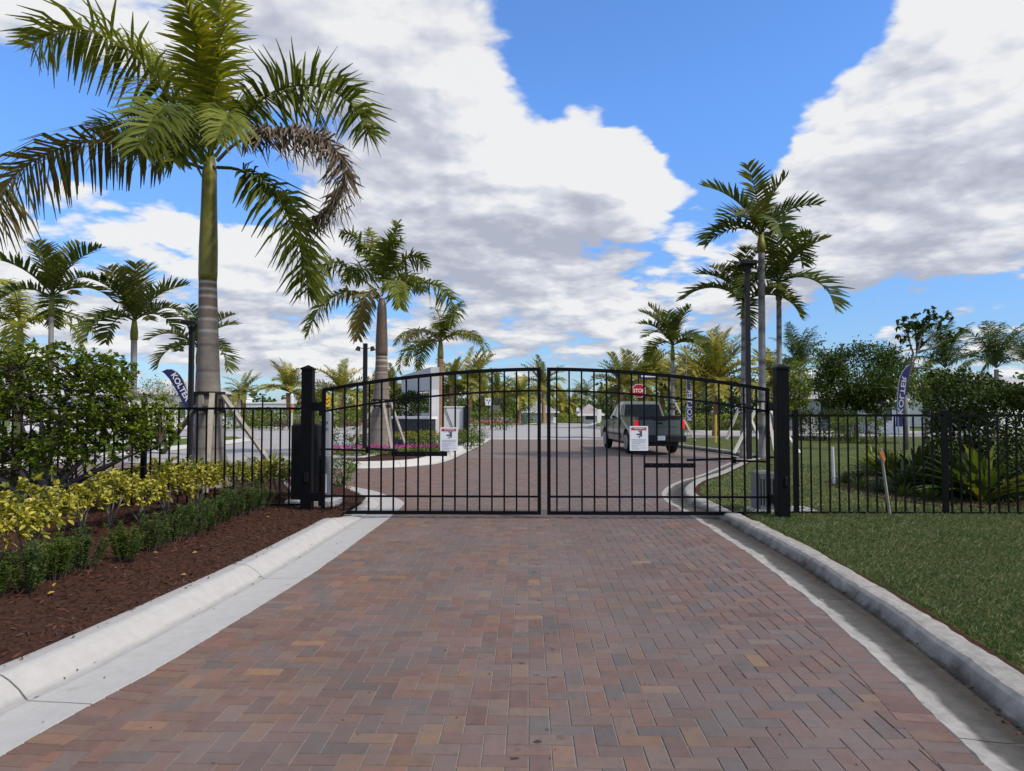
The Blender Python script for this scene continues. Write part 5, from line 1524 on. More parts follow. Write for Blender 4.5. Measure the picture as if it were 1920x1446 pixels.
for i, (px, y, h_, lb) in enumerate(((1585, 14.6, .42, 'small grassy tuft by the white pipe'), (1612, 13.6, .40, 'small grassy tuft left of the wooden stake'), (1648, 13.0, .42, 'dark grassy tuft behind the wooden stake'), (1692, 12.4, .4, 'dark grassy tuft right of the wooden stake'), (1608, 15.3, .5, 'taller grassy tuft at the back of the small bed'), (1740, 11.9, .38, 'grassy tuft in the shade below the strappy plants'))):
    strap_plant('grass_tuft', lb, upto(px, 0, y, .07), 70, h_, .014, hedge_mid if i % 2 else ginger_dark, (40, 88), 'grassy tufts in the right bed', droop=.7)
hedge('fern_row', 'row of dark arching ferns at the far edge of the right lawn', at(1487, 790, 37), at(1605, 790, 35.5), 1.2, .05, 1.35, hedge_dark, .22, 300, 'shrub row', wob=.2, lw=.22)
hedge('fern_row', 'olive fern row in front of the grey house wall', at(1560, 790, 34), at(1660, 790, 33), 1.3, .05, 1.1, tree_mid, .2, 260, 'shrub row', wob=.2, lw=.25)
# far hedges and flower beds
hedge('far_hedge', 'dark clipped hedge behind the date palms on the left', at(420, 790, 80), at(612, 790, 78), 2.0, .05, 1.75, hedge_mid, .3, 40, lw=.6)
hedge('far_hedge', 'yellow green shrub band in front of the dark left hedge', at(415, 790, 74), at(505, 790, 73), 2.2, .1, 1.0, hedge_yel, .26, 40, lw=.6)
hedge('far_hedge', 'lime green clipped band beneath the date palms', at(500, 790, 73), at(720, 790, 74), 1.6, .1, .8, hedge_lime, .24, 50, lw=.6)
hedge('far_hedge', 'mixed shrubs seen through the left gate leaf', at(600, 790, 80), at(735, 790, 82), 3.0, .1, 2.4, tree_yellow, .34, 36, wob=.3, lw=.6)
hedge('far_hedge', 'green shrubs either side of the stone monument', at(862, 790, 86), at(1000, 790, 88), 2.0, .1, 2.2, hedge_mid, .3, 40, wob=.3, lw=.6)
hedge('far_hedge', 'low yellow green shrubs beyond the crossing', at(1022, 790, 100), at(1110, 790, 104), 3.0, .1, 1.2, hedge_lime, .3, 30, wob=.3, lw=.6)
hedge('far_hedge', 'dark hedge behind the navy banner and the golden date palm', at(1255, 790, 62), at(1435, 790, 60), 1.6, .1, 3.0, hedge_dark, .26, 60, lw=.6)
hedge('far_hedge', 'lime green band below the dark hedge', at(1270, 790, 57), at(1440, 790, 56), 1.4, .1, 1.2, hedge_lime, .2, 70, lw=.6)
hedge('far_hedge', 'low bronze shrubs in front of the lime band', at(1275, 790, 54), at(1440, 790, 53), 1.4, .1, .62, hedge_mid, .2, 70, lw=.6)
hedge('far_hedge', 'strip of red ground cover between lime and bronze shrubs', at(1275, 790, 55.3), at(1440, 790, 54.3), .8, .1, .72, red_leaf, .16, 60, lw=.6)
hedge('frame_hedge', 'dark hedge standing inside the grey entrance frame', at(742, 790, 35), at(802, 790, 32.5), .8, .3, 2.35, hedge_dark, .11, 700, wob=.08)
hedge('far_hedge', 'dark hedge behind the far white house', at(960, 790, 60), at(260, 790, 58), 1.5, .1, 1.4, hedge_mid, .24, 60, lw=.6)
hedge('far_hedge', 'dark green wood edge closing the view on the left', at(-150, 790, 150), at(640, 790, 145), 6, .1, 3.2, tree_dark, .9, 9, wob=.5, lw=.7)
hedge('far_hedge', 'green wood edge closing the view on the right', at(1130, 790, 130), at(2100, 790, 110), 6, .1, 5.0, tree_dark, .9, 9, wob=.5, lw=.7)
hedge('far_hedge', 'distant green wood edge beyond the crossing', at(640, 790, 160), at(1140, 790, 165), 6, .1, 3.0, tree_mid, .9, 8, wob=.5, lw=.7)
def flowers(name, label, pts, mat, n, leaf=.05, h=.22, z=.15, w=.5):
    P = smooth_path(pts, .3)[:, :2]
    k = RNG.integers(0, len(P), n)
    p = np.c_[P[k] + RNG.normal(0, w * .5, (n, 2)), z + RNG.uniform(.03, h, n)]
    o = leaf_obj(name, p, unit(rand_dirs(n) + [0, 0, .6]), leaf * RNG.uniform(.7, 1.2, n), leaf * .8, mat, None, .1, .1)
    o['kind'] = 'stuff'; o['label'] = label
flowers('magenta_flowers', 'magenta bedding flowers round the island palm', [gp(600, 850, .2), gp(640, 848, .2), gp(690, 847, .2), gp(735, 846, .2), gp(790, 845, .2), gp(815, 842, .2)], pink, 2600, .06, .24, .16, .5)
flowers('magenta_flower_greens', 'leaves under the magenta bedding flowers', [gp(600, 852, .2), gp(690, 850, .2), gp(815, 846, .2)], hedge_mid, 2600, .06, .18, .14, .6)
flowers('far_flowers', 'pink bedding flowers along the far street', [at(520, 790, 69), at(560, 790, 68), at(600, 790, 67), at(650, 790, 69), at(710, 790, 72)], pink, 2600, .14, .35, .12, 1.2)
flowers('monument_flowers', 'red and pink flowers round the stone monument', [at(895, 790, 82.5), at(935, 790, 82.5), at(955, 790, 82.8)], rose, 1500, .14, .35, .12, .9)
# island shrubs
for px, y, w_, h_, m_, lb in ((762, 27.5, .9, .55, trinette_back, 'yellow shrub on the island by the dark stone wall'), (800, 27.0, .9, .6, trinette_back, 'yellow shrub on the island beside the warning sign'), (690, 27.2, .9, .5, trinette_back, 'yellow shrub on the island left of the royal palm'), (850, 29, .8, .55, trinette_back, 'yellow shrub at the tip of the island')):
    trinette(px, 800, w_ * 1.3, h_ * 1.25, lb, y, m_, 8, .5, .14)
for px, y, w_, lb in ((812, 24.5, .9, 'dark green clump on the island corner'), (868, 29, .9, 'dark green clump at the narrow end of the island'), (640, 26, .9, 'dark green clump on the island behind the magenta flowers'), (886, 32, .8, 'last dark green clump on the island before the stop line')):
    c = upto(px, 0, y, .14)
    root = thing('low_shrub', lb, 'shrub', tuple(c), 'low shrubs on the island')
    P, A, L, cent = crown_cloud((c.x, c.y, .42), (w_, w_ * .7, .36), 90, 14, .08, .07, .8)
    leaf_obj('leaves', P, A, L, L * .5, hedge_mid, root); woody(root, c, [(Vector(q), .01) for q in cent[:6]])
c = upto(628, 0, 13.0, .12); root = thing('low_shrub', 'dark green clump beside the operator footing inside the gate', 'shrub', (c.x, 13.6, .1))
P, A, L, cent = crown_cloud((c.x, 13.6, .36), (.30, .3, .30), 60, 14, .06, .05, .8)
leaf_obj('leaves', P, A, L, L * .5, hedge_mid, root); woody(root, (c.x, 13.6, .1), [(Vector(q), .01) for q in cent[:6]])

# ================================================================== LAMPS, SIGNS, BANNERS, MARKERS
def lamp(label, px, y, top_py, r, head, group='street lamps', z=.06, flood=False):
    b = upto(px, 0, y, z); zt = at(px, top_py, y).z
    root = thing('street_lamp', label, 'lamp post', tuple(b), group)
    MB().cbox(b.x - r, b.x + r, y - r, y + r, z - .1, zt, .01).build('pole', dark_metal, root)
    if head:
        MB().cbox(b.x - head, b.x + head, y - .28, y + .28, zt + .05, zt + .16, .03).build('lamp_head', dark_metal, root)
        MB().tube([(b.x, y, zt - .3), (b.x + head * .6, y, zt + .06)], .025, 6).tube([(b.x, y, zt - .3), (b.x - head * .6, y, zt + .06)], .025, 6).build('bracket', dark_metal, root)
    if flood:
        for s in (-1, 1):
            mb = MB(); mb.tube([(b.x, y, zt - .18), (b.x + s * .22, y, zt - .14)], .015, 6); mb.build('arm', dark_metal, root)
            mb = MB(); mb.tube([(b.x + s * .22, y, zt - .10), (b.x + s * .25, y, zt - .24)], [.05, .09], 10); mb.build('lamp_head', dark_metal, root)
lamp('thick dark lamp post among the braced palm cluster on the lawn', 1404, 21.8, 500, .07, .26)
lamp('dark lamp post seen beside the tall royal palm trunk', 357, 22.5, 612, .07, .26, z=.1)
lamp('dark pole with two small floodlights on the island', 684, 23.0, 644, .065, 0, z=.14, flood=True)
lamp('far lamp post with a flat head beyond the pickup', 1146, 74, 716, .09, .36)
lamp('far lamp post with a flat head above the left fence', 492, 88, 742, .08, .40)
lamp('far thin lamp post behind the pickup cab', 1127, 92, 742, .07, 0)
lamp('far lamp post with a flat head behind the entrance frame', 746, 88, 722, .08, .40)

def octagon(r): return [(r * math.cos(R(22.5 + 45 * i)), r * math.sin(R(22.5 + 45 * i))) for i in range(8)]
SY = 33.5
sc_ = at(1197.5, 733, SY); b = upto(1197, 0, SY, .06)
root = thing('stop_sign', 'red octagonal stop sign with a street name blade above the pickup', 'stop sign', tuple(b))
MB().box(sc_.x - .035, sc_.x + .035, SY, SY + .07, 0, at(960, 699, SY).z).build('post', dark_metal, root)
rr = .345
mb = MB(); mb.prism([(sc_.x + x_, sc_.z + z_) for x_, z_ in octagon(rr)], 'y', SY - .03, SY - .005); mb.build('border', sign_white, root)
mb = MB(); mb.prism([(sc_.x + x_, sc_.z + z_) for x_, z_ in octagon(rr * .93)], 'y', SY - .036, SY - .031); f_ = mb.build('face', sign_red, root)
me = text_mesh('STOP', .25); k = .54 / (2 * max(v.co.x for v in me.vertices))
o = link('lettering', me, white_print, root, (sc_.x - b.x, -.040, sc_.z - b.z)); o.scale = (k, .6, k * 1.08)
za, zb_ = at(960, 711, SY).z, at(960, 700, SY).z
MB().box(at(1199, 790, SY).x, at(1233, 790, SY).x, SY + .01, SY + .03, za, zb_).build('name_blade', navy_cloth, root)
MB().box(at(1203, 790, SY).x, at(1230, 790, SY).x, SY + .003, SY + .008, za + (zb_ - za) * .3, za + (zb_ - za) * .7).build('name_strip', sign_white, root)
KY = 78
c = at(915.5, 753.5, KY); b = upto(914, 0, KY, .1)
root = thing('keep_right_sign', 'white keep right sign with a black arrow in front of the stone monument', 'road sign', tuple(b))
MB().box(c.x - .05, c.x + .05, KY, KY + .08, 0, c.z).build('post', dark_metal, root)
MB().box(c.x - .30, c.x + .30, KY - .03, KY - .005, c.z - .40, c.z + .40).build('panel', sign_white, root, bevel=.004)
mb = MB()
mb.prism([(c.x - .02, c.z - .30), (c.x + .07, c.z - .30), (c.x + .07, c.z - .10), (c.x + .20, c.z + .12), (c.x + .12, c.z + .16), (c.x - .02, c.z - .06)], 'y', KY - .04, KY - .032)
mb.prism([(c.x + .05, c.z + .12), (c.x + .26, c.z + .12), (c.x + .18, c.z + .32)], 'y', KY - .04, KY - .032)
mb.prism([(c.x - .22, c.z + .10), (c.x - .06, c.z + .10), (c.x - .06, c.z + .26), (c.x - .22, c.z + .26)], 'y', KY - .04, KY - .032)
mb.prism([(c.x - .18, c.z + .08), (c.x - .10, c.z + .08), (c.x - .14, c.z - .02)], 'y', KY - .04, KY - .032)
mb.build('arrow', sign_ink, root)

faded_print = M('faded_print', (.45, .46, .52), .6, .3, .05)
def banner(label, y, outline, pole, letters, text_px, ang, mirror, mirror_mat=white_print):
    """feather banner: sail-shaped cloth on a bent pole, word printed along it"""
    b = Vector(pole[0])
    root = thing('feather_banner', label, 'banner', tuple(b), 'navy feather banners')
    mb = MB(); mb.tube([Vector(p) for p in smooth_path(pole, .3)], .018, 6); mb.build('pole', grey_metal, root)
    n = len(outline)
    pts = [at(px, py, y) for px, py in outline]
    mb = MB(); mb.prism([(p.x, p.z) for p in pts], 'y', y - .008, y + .008)
    mb.build('cloth', navy_cloth, root)
    me = text_mesh('KOLTER', .42)
    a, z = at(text_px[0][0], text_px[0][1], y), at(text_px[1][0], text_px[1][1], y)
    ln = (z - a).length
    w0 = 2 * max(v.co.x for v in me.vertices); hh = 2 * max(v.co.z for v in me.vertices)
    k = ln / w0
    o = link('lettering', me, mirror_mat, root)
    mid = (a + z) / 2
    o.location = (mid.x - b.x, y - .012 - b.y, mid.z - b.z)
    o.rotation_euler = (0, math.atan2(-(z - a).z, (z - a).x), 0)
    o.scale = (k, .4, (-1 if mirror else 1) * k * letters)
BY = 30
banner('navy feather banner lettered in white beside the lamp post on the left', BY,
       [(303, 697), (313, 692.5), (324, 693), (333, 698), (341, 709), (348, 724), (354, 741), (360, 760), (363, 778), (364, 800), (358, 800), (352, 772), (341, 752), (330, 731), (318, 711), (308, 700)],
       [at(361, 842, BY), at(362, 800, BY), at(358, 762, BY), at(349, 727, BY), at(337, 703, BY), at(320, 692, BY)], .95, [(324, 700), (353, 751)], 0, False)
BY = 37
banner('navy feather banner with mirrored lettering between the pickup and the lawn palms', BY,
       [(1286.5, 690), (1289, 701), (1293, 722), (1296, 742), (1298, 765), (1297.5, 791), (1287, 791), (1287, 742), (1287.5, 715)],
       [at(1289, 830, BY), at(1288, 790, BY), at(1287.5, 730, BY), at(1286.8, 668, BY)], .75, [(1292.3, 790), (1292.6, 730)], 0, True, faded_print)
BY = 24
banner('navy feather banner with mirrored lettering in front of the forked tree', BY,
       [(1706, 684), (1700, 689), (1693, 697), (1687, 710), (1684, 725), (1682, 745), (1681, 765), (1679.5, 800), (1692, 800), (1694, 768), (1698, 740), (1702, 712), (1706, 694)],
       [at(1690, 850, BY), at(1684, 800, BY), at(1682.5, 745, BY), at(1687, 708, BY), at(1697, 691, BY), at(1706, 684, BY)], .62, [(1686.5, 778), (1695, 705)], 0, True, faded_print)
# keypad kiosk, yellow marker, white marker, stakes
kiosk_grey = M('kiosk_grey', (.26, .275, .29), .5, .35, .06)
KY = 21
x0, x1 = at(609, 790, KY).x, at(620, 790, KY).x
root = thing('keypad_kiosk', 'pale grey keypad pedestal with a sloping top inside the gate', 'kiosk', ((x0 + x1) / 2, KY, .1))
zt = at(960, 768, KY).z
MB().prism([(x0, .0), (x1, .0), (x1, zt - .12), (x1 - .06, zt), (x0, zt)], 'y', KY - .14, KY + .14).build('housing', kiosk_grey, root, bevel=.006)
MB().box(x1 - .075, x1 - .045, KY - .16, KY - .142, zt - .42, zt - .35).build('keypad', sign_ink, root)
MB().box(x1 - .075, x1 - .045, KY - .16, KY - .142, zt - .60, zt - .54).build('card_reader', sign_ink, root)
KY = 44
c = at(613.5, 752, KY)
root = thing('chevron_sign', 'small yellow warning sign between gate hinge and kiosk', 'road sign', (c.x, KY, .05))
MB().box(c.x - .03, c.x + .03, KY, KY + .06, -.02, c.z).build('post', dark_metal, root)
MB().box(c.x - .20, c.x + .20, KY - .02, KY - .003, c.z - .36, c.z + .36).build('panel', sign_yellow, root)
mb = MB()
for s in (-.18, .06): mb.prism([(c.x - .14, c.z + s + .10), (c.x, c.z + s - .04), (c.x + .14, c.z + s + .10), (c.x + .14, c.z + s + .18), (c.x, c.z + s + .04), (c.x - .14, c.z + s + .18)], 'y', KY - .028, KY - .022)
mb.build('chevrons', sign_ink, root)
KY = 58
b = upto(547, 0, KY, .0)
root = thing('marker_post', 'white capped marker post with an orange band above the left fence', 'post', tuple(b))
mb = MB(); mb.tube([b, Vector((b.x, KY, at(960, 770, KY).z))], .07, 8); mb.build('shaft', date_gold if False else pale_wood, root)
mb = MB(); mb.tube([(b.x, KY, at(960, 772, KY).z), (b.x, KY, at(960, 757, KY).z)], .12, 10); mb.build('band', M('orange_plastic', (.60, .16, .05), .5, .4, .1), root)
mb = MB(); mb.tube([(b.x, KY, at(960, 757, KY).z), (b.x, KY, at(960, 741, KY).z), (b.x, KY, at(960, 738, KY).z)], [.13, .13, .06], 10); mb.build('cap', offwhite, root)
root = stake('yellow_stake', 'yellow painted stake on the lawn in front of the golden date palm', 'stake', upto(1341, 0, 34, .05), at(1342, 778, 34), .05, yellow_paint)
stake('white_pipe', 'white plastic pipe standing in the small bed behind the fence', 'pipe', upto(1562, 0, 14.6, .05), at(1561, 838, 14.6), .028, offwhite)
root = stake('survey_stake', 'slanted wooden stake with an orange ribbon at the foot of the right fence', 'stake', upto(1666, 0, 10.15, .03), at(1651, 841, 10.15), .020, wood, n=4)
p = at(1653, 850, 10.13)
mb = MB(); mb.prism([(p.x - .04, p.z + .02), (p.x + .02, p.z + .03), (p.x + .05, p.z - .08), (p.x + .03, p.z - .13)], 'y', 10.118, 10.124); mb.build('ribbon', M('orange_ribbon', (.55, .18, .05), .6, .3, .1), root)

# ================================================================== ENTRANCE STRUCTURE AND BUILDINGS
root = thing('entrance_frame', 'pale grey stucco entrance frame with an open window over a hedge', 'entrance structure', tuple(at(790, 800, 33)))
ca, cb = at(759.5, 790, 37), at(814, 790, 30)
zt = at(814, 689, 30).z
d_ = Vector((cb.x - ca.x, cb.y - ca.y, 0)); ln = d_.length; d_.normalize()
mx = Matrix.Translation((ca.x, ca.y, 0)) @ Matrix.Rotation(math.atan2(d_.y, d_.x), 4, 'Z')
MB().box(-.16, .16, -.18, .18, -.1, zt - .95, mx).build('column', pale_grey_stucco, root)
MB().box(ln - .15, ln + .15, -.18, .18, -.1, zt - .95, mx).build('column', pale_grey_stucco, root)
MB().box(-.16, ln + .15, -.183, .183, zt - .95, zt, mx).build('beam', grey_stucco, root)
MB().box(.6, ln - .15, -.10, .10, .0, at(960, 738, 33).z - .9, mx).build('back_wall', grey_stucco, root)
root = thing('stone_wall', 'dark ledger stone wall with a white cap under the entrance frame', 'wall', tuple(at(770, 800, 29.5)))
a, b = at(726, 790, 30.5), at(806, 790, 28.6)
d_ = (b - a); d_.z = 0; ln = d_.length
mx = Matrix.Translation((a.x, a.y, 0)) @ Matrix.Rotation(math.atan2(d_.y, d_.x), 4, 'Z')
zt = at(960, 781, 29.5).z
MB().box(0, ln, 0, .3, .0, zt - .10, mx).build('core', dark_stone, root)
MB().box(-.06, ln + .06, -.06, .36, zt - .10, zt, mx).build('wall_cap', white_paint, root)
mb = MB(); z = .12
while z < zt - .16:
    h = random.uniform(.06, .10); s = 0.0
    while s < ln - .02:
        w_ = min(ln - s, random.uniform(.15, .5)); pr = random.uniform(.01, .045)
        mb.box(s + .004, s + w_ - .004, -pr, -.001, z, min(z + h - .006, zt - .105), mx); s += w_
    z += h
o = mb.build('ledger_stones', dark_stone, root); o['kind'] = 'stuff'
root = thing('utility_wall', 'plain white utility wall with a dark end panel behind the warning sign', 'wall', tuple(at(852, 800, 33)))
xa, xb, xc = at(832.5, 790, 33).x, at(869, 790, 33).x, at(877, 790, 33).x
zt = at(960, 762, 33).z
MB().box(xa, xb, 33, 33.25, .0, zt - .05).build('panel', offwhite, root)
MB().box(xa - .03, xb + .03, 32.97, 33.28, zt - .05, zt).build('wall_cap', white_paint, root)
MB().box(xb + .002, xc, 32.9, 33.9, .0, zt - .02).build('end_panel', dark_metal, root)
MB().bar((xa + .05, 32.97, zt - .08), (xa + .48, 32.97, .62), .02, .03).build('diagonal_brace', dark_metal, root)

root = thing('monument', 'tan stone monument pillar with a wide cap and flowers at its foot', 'monument', tuple(upto(925, 0, 84, .1)))
x0, x1 = at(915, 790, 84).x, at(938, 790, 84).x
zt = at(960, 762, 84).z
MB().cbox(x0, x1, 84, 85.2, .0, zt - .55, .03).build('pillar', tan_stone, root)
MB().cbox(x0 - .10, x1 + .10, 83.9, 85.3, zt - .55, zt - .28, .04).build('pillar_cap', tan_stone, root)
MB().cbox(x0 + .25, x1 - .05, 84.1, 85.1, zt - .28, zt + .12, .04).build('planter', tan_stone, root)
MB().cbox(at(900, 790, 84).x, x0 - .01, 84.2, 84.6, .0, zt - 1.0, .03).build('side_wall', tan_stone, root)
MB().cbox(x1 + .01, at(954, 790, 84).x, 84.2, 84.6, .0, zt - 1.3, .03).build('side_wall', white_paint, root)
strap_plant('agave', 'grey blue agave growing on top of the stone monument', (at(930, 790, 84.6).x, 84.6, zt), 26, 1.5, .14, F('agave_leaf', [(.12, .17, .14), (.20, .26, .21)], .1, .5, .3, 1), (40, 85), droop=.2)

def house(label, x0, x1, y0, y1, zw, zr, wall_m, roof_m, over=.5, wins=(), z0=.0, name='house', cat='house', group=None, hip=True):
    root = thing(name, label, cat, ((x0 + x1) / 2, (y0 + y1) / 2, z0), group)
    MB().box(x0, x1, y0, y1, z0, zw).build('wall', wall_m, root)
    o_ = over
    if zr > zw:
        inset = min((y1 - y0), (x1 - x0)) / 2 * (1 if hip else .0)
        ym = (y0 + y1) / 2
        mb = MB()
        V = [(x0 - o_, y0 - o_, zw + .002), (x1 + o_, y0 - o_, zw + .002), (x1 + o_, y1 + o_, zw + .002), (x0 - o_, y1 + o_, zw + .002), (x0 + inset, ym, zr), (x1 - inset, ym, zr)]
        mb.add(V, [(3, 2, 1, 0), (0, 1, 5, 4), (1, 2, 5), (2, 3, 4, 5), (3, 0, 4)]); mb.build('roof', roof_m, root)
        MB().box(x0 - o_ - .02, x1 + o_ + .02, y0 - o_ - .06, y0 - o_ - .01, zw - .18, zw + .06).build('fascia', white_paint, root)
    else:
        MB().box(x0 - .12, x1 + .12, y0 - .12, y1 + .12, zw + .002, zw + .25).build('parapet', white_paint, root)
    for wx0, wx1, wz0, wz1 in wins:
        f = MB(); f.box(wx0 - .06, wx1 + .06, y0 - .06, y0 - .002, wz0 - .06, wz1 + .06); fo = f.build('window', white_paint, root)
        MB().box(wx0, wx1, y0 - .075, y0 - .062, wz0, wz1).build('pane', window_glass, fo)
    return root
def hx(px, y): return at(px, 790, y).x
def hz(py, y): return at(960, py, y).z
Y = 62
house('white house with a pale hipped roof behind the left banner', hx(255, Y), hx(366, Y), Y, Y + 10, hz(736, Y), hz(712, Y + 5), white_paint, roof_tile, .5, [(hx(296, Y), hx(310, Y), 1.0, 2.4), (hx(336, Y), hx(348, Y), 1.0, 2.4)], group='houses across the street')
Y = 55
house('white house seen through gaps in the tall bush', hx(20, Y), hx(222, Y), Y, Y + 9, hz(736, Y), hz(716, Y + 4.5), white_paint, roof_tile, .5, [(hx(60, Y), hx(84, Y), .9, 2.3), (hx(120, Y), hx(135, Y), .9, 2.3), (hx(165, Y), hx(190, Y), .3, 2.3)], group='houses across the street')
Y = 120
house('long low building with a flat parapet behind the date palms', hx(438, Y), hx(602, Y), Y, Y + 12, hz(757, Y), 0, pale_grey_stucco, roof_tile, .4, [(hx(p_, Y), hx(p_ + 7, Y), 1.0, 2.3) for p_ in (446, 482, 500, 540, 580)], group='far buildings')
house('small pale upper storey behind the left date palm', hx(438, 126), hx(452, 126), 126, 131, hz(748, 126), 0, white_paint, roof_tile, .3, group='far buildings')
house('pale hipped roof house between the left date palms', hx(478, 128), hx(600, 128), 134, 146, hz(758, 128), hz(738, 140), pale_grey_stucco, roof_tile, .5, group='far buildings')
Y = 98
house('white house with a grey sloping roof right of the stone monument', hx(975, Y), hx(1040, Y), Y, Y + 9, hz(772, Y), hz(751, Y + 4.5), white_paint, roof_grey, .6, [(hx(983, Y), hx(990, Y), .8, 1.4)], group='far buildings')
Y = 92
root = house('guard house with a mauve roof and a white pillar beyond the crossing', hx(1095, Y), hx(1120, Y), Y, Y + 5, hz(777, Y), hz(757, Y + 2.5), white_paint, roof_pink, .9, name='guard_house', cat='guard house')
MB().cbox(hx(1117, Y), hx(1124.5, Y), Y - 2.0, Y - 1.4, .05, hz(768, Y - 2), .03).build('pillar', white_paint, root)
MB().box(hx(1098, Y), hx(1113, Y), Y - .05, Y - .003, .5, 1.15).build('opening', window_glass, root)
Y = 100
house('low white house left of the guard house', hx(1024, Y), hx(1042, Y), Y + 12, Y + 20, hz(770, Y + 12), hz(762, Y + 16), white_paint, roof_grey, .5, group='far buildings')
Y = 56
house('grey house wall with a white roof edge left of the round dark tree', hx(1492, Y), hx(1562, Y), Y, Y + 8, hz(744, Y), hz(728, Y + 4), grey_stucco, roof_tile, .5, [(hx(1538, Y), hx(1556, Y), .9, 2.2)], group='houses right of the gate')
house('light grey house wall behind the right banner', hx(1652, 50), hx(1705, 50), 50, 58, hz(750, 50), hz(738, 54), pale_grey_stucco, roof_tile, .4, [(hx(1660, 50), hx(1672, 50), .9, 1.9)], group='houses right of the gate')
house('pale house mostly hidden behind the tall right hedge', hx(1820, 60), hx(1960, 60), 60, 70, hz(722, 60), hz(700, 65), white_paint, roof_tile, .5, group='houses right of the gate')
# parked cars and utility boxes beyond the crossing
def far_box(label, px0, px1, py0, py1, y, mat, cat, name):
    root = thing(name, label, cat, ((hx(px0, y) + hx(px1, y)) / 2, y, .1))
    MB().cbox(hx(px0, y), hx(px1, y), y, y + .8, .05, hz(py0, y), .04).build('cabinet', mat, root)
    MB().box(hx(px0, y) - .03, hx(px1, y) + .03, y - .03, y + .83, -.02, .048).build('base_slab', concrete, root)
far_box('green utility cabinet by the white house', 982, 989, 774, 791, 80.9, M('utility_green', (.06, .11, .08), .5, .4, .1), 'utility box', 'utility_box')
far_box('white utility cabinet beyond the crossing', 1037, 1043, 783, 790, 89, offwhite, 'utility box', 'utility_box')
b = upto(1083, 0, 92, .1)
root = thing('small_sign', 'small white notice sign on a thin post beyond the crossing', 'road sign', tuple(b))
c = at(1083.5, 768, 92)
MB().box(c.x - .04, c.x + .04, 92, 92.06, 0, c.z).build('post', dark_metal, root)
MB().box(c.x - .20, c.x + .20, 91.95, 91.99, c.z - .25, c.z + .22).build('panel', sign_white, root)

# ================================================================== PICKUP
paint = M('sage_grey_paint', (.098, .115, .109), .30, .5, .05, 2, coat=.6)
tyre_m = M('tyre_rubber', (.012, .012, .013), .85, .25, .2, 20)
rim_m = M('alloy_rim', (.45, .46, .48), .35, .6, .06, metal=.6)
trim_m = M('black_trim', (.010, .010, .011), .5, .35, .15)
glass_m = M('tinted_window_glass', (.015, .02, .026), .04, .7, .1, 1)
def lamp_mat():
    m, t, p, _ = _mat('lit_tail_lamp')
    p.inputs['Base Color'].default_value = (.6, .005, .01, 1)
    p.inputs['Emission Color'].default_value = (1, .01, .02, 1)
    p.inputs['Emission Strength'].default_value = .5
    p.inputs['Roughness'].default_value = .2
    return m
tail_m = lamp_mat()
pr, pf = gp(1228, 853), gp(1150, 840)
truck = thing('pickup_truck', 'sage grey four door pickup stopped beyond the gate with a lit tail lamp', 'pickup truck', (3.93 + .42, 26.3 + 1.9, 0), None, R(6.0))
truck.scale = (.93, 1, 1)
HW = 1.0
def arch(cy, r, n=9): return [(cy - r * math.cos(math.pi * i / n), .42 + r * math.sin(math.pi * i / n)) for i in range(n + 1)]
def body_poly():
    p = [(-2.88, .60), (-2.88, .52)]
    p = [(-2.90, .62), (-2.25, .50)] + arch(-1.72, .50) + [(-1.15, .42), (1.35, .42)] + arch(1.93, .50) + [(2.50, .46), (2.86, .50), (2.93, .62), (2.95, 1.02), (2.86, 1.12), (1.40, 1.22), (1.30, 1.24), (-.80, 1.26), (-.80, 1.33), (-2.90, 1.35)]
    return p
bp = body_poly()
mb = MB()
n = len(bp)
rows = []
for x_, k in ((-HW + .05, -1), (-HW, 0), (HW, 0), (HW - .05, 1)): rows.append(x_)
tri = tessellate_polygon([[Vector((p[0], p[1], 0)) for p in bp]])
def side_x(z): return HW - .06 * max(0, (z - .95) / .4) - .05 * max(0, (.75 - z) / .3)
VL = [(-side_x(p[1]), p[0], p[1]) for p in bp]; VR = [(side_x(p[1]), p[0], p[1]) for p in bp]
mb.add(VL + VR, [tuple(t) for t in tri] + [tuple(i + n for i in reversed(t)) for t in tri] + [(i, (i + 1) % n, n + (i + 1) % n, n + i) for i in range(n)])
body = mb.build('body', paint, truck, local=True, bevel=.03)
# cab: tumblehome and curved roof
def cab_ring(y0, y1, hw, z): return [(-hw, y0, z), (hw, y0, z), (hw, y1, z), (-hw, y1, z)]
rings = [cab_ring(-.78, 1.42, .93, 1.235), cab_ring(-.628, .836, .839, 1.60), cab_ring(-.52, .42, .775, 1.86), cab_ring(-.40, .28, .70, 1.925)]
mb = MB(); V = [p for r_ in rings for p in r_]
mb.add(V, [(3, 2, 1, 0), (12, 13, 14, 15)] + [(a + i, a + (i + 1) % 4, a + 4 + (i + 1) % 4, a + 4 + i) for a in (0, 4, 8) for i in range(4)])
cab = mb.build('cab', paint, truck, local=True, bevel=.035)
def pane(name, quad, mat, parent, th=.012):
    q = [Vector(p) for p in quad]
    nrm = (q[1] - q[0]).cross(q[2] - q[0]).normalized()
    mb = MB(); mb.add([p + nrm * .008 for p in q] + [p + nrm * (.008 + th) for p in q], [(3, 2, 1, 0), (4, 5, 6, 7), (0, 1, 5, 4), (1, 2, 6, 5), (2, 3, 7, 6), (3, 0, 4, 7)])
    return mb.build(name, mat, parent, local=True)
pane('rear_window', [(-.80, -.752, 1.31), (.80, -.752, 1.31), (.70, -.545, 1.80), (-.70, -.545, 1.80)], glass_m, cab)
pane('windshield', [(.84, 1.335, 1.29), (-.84, 1.335, 1.29), (-.70, .50, 1.81), (.70, .50, 1.81)], glass_m, cab)
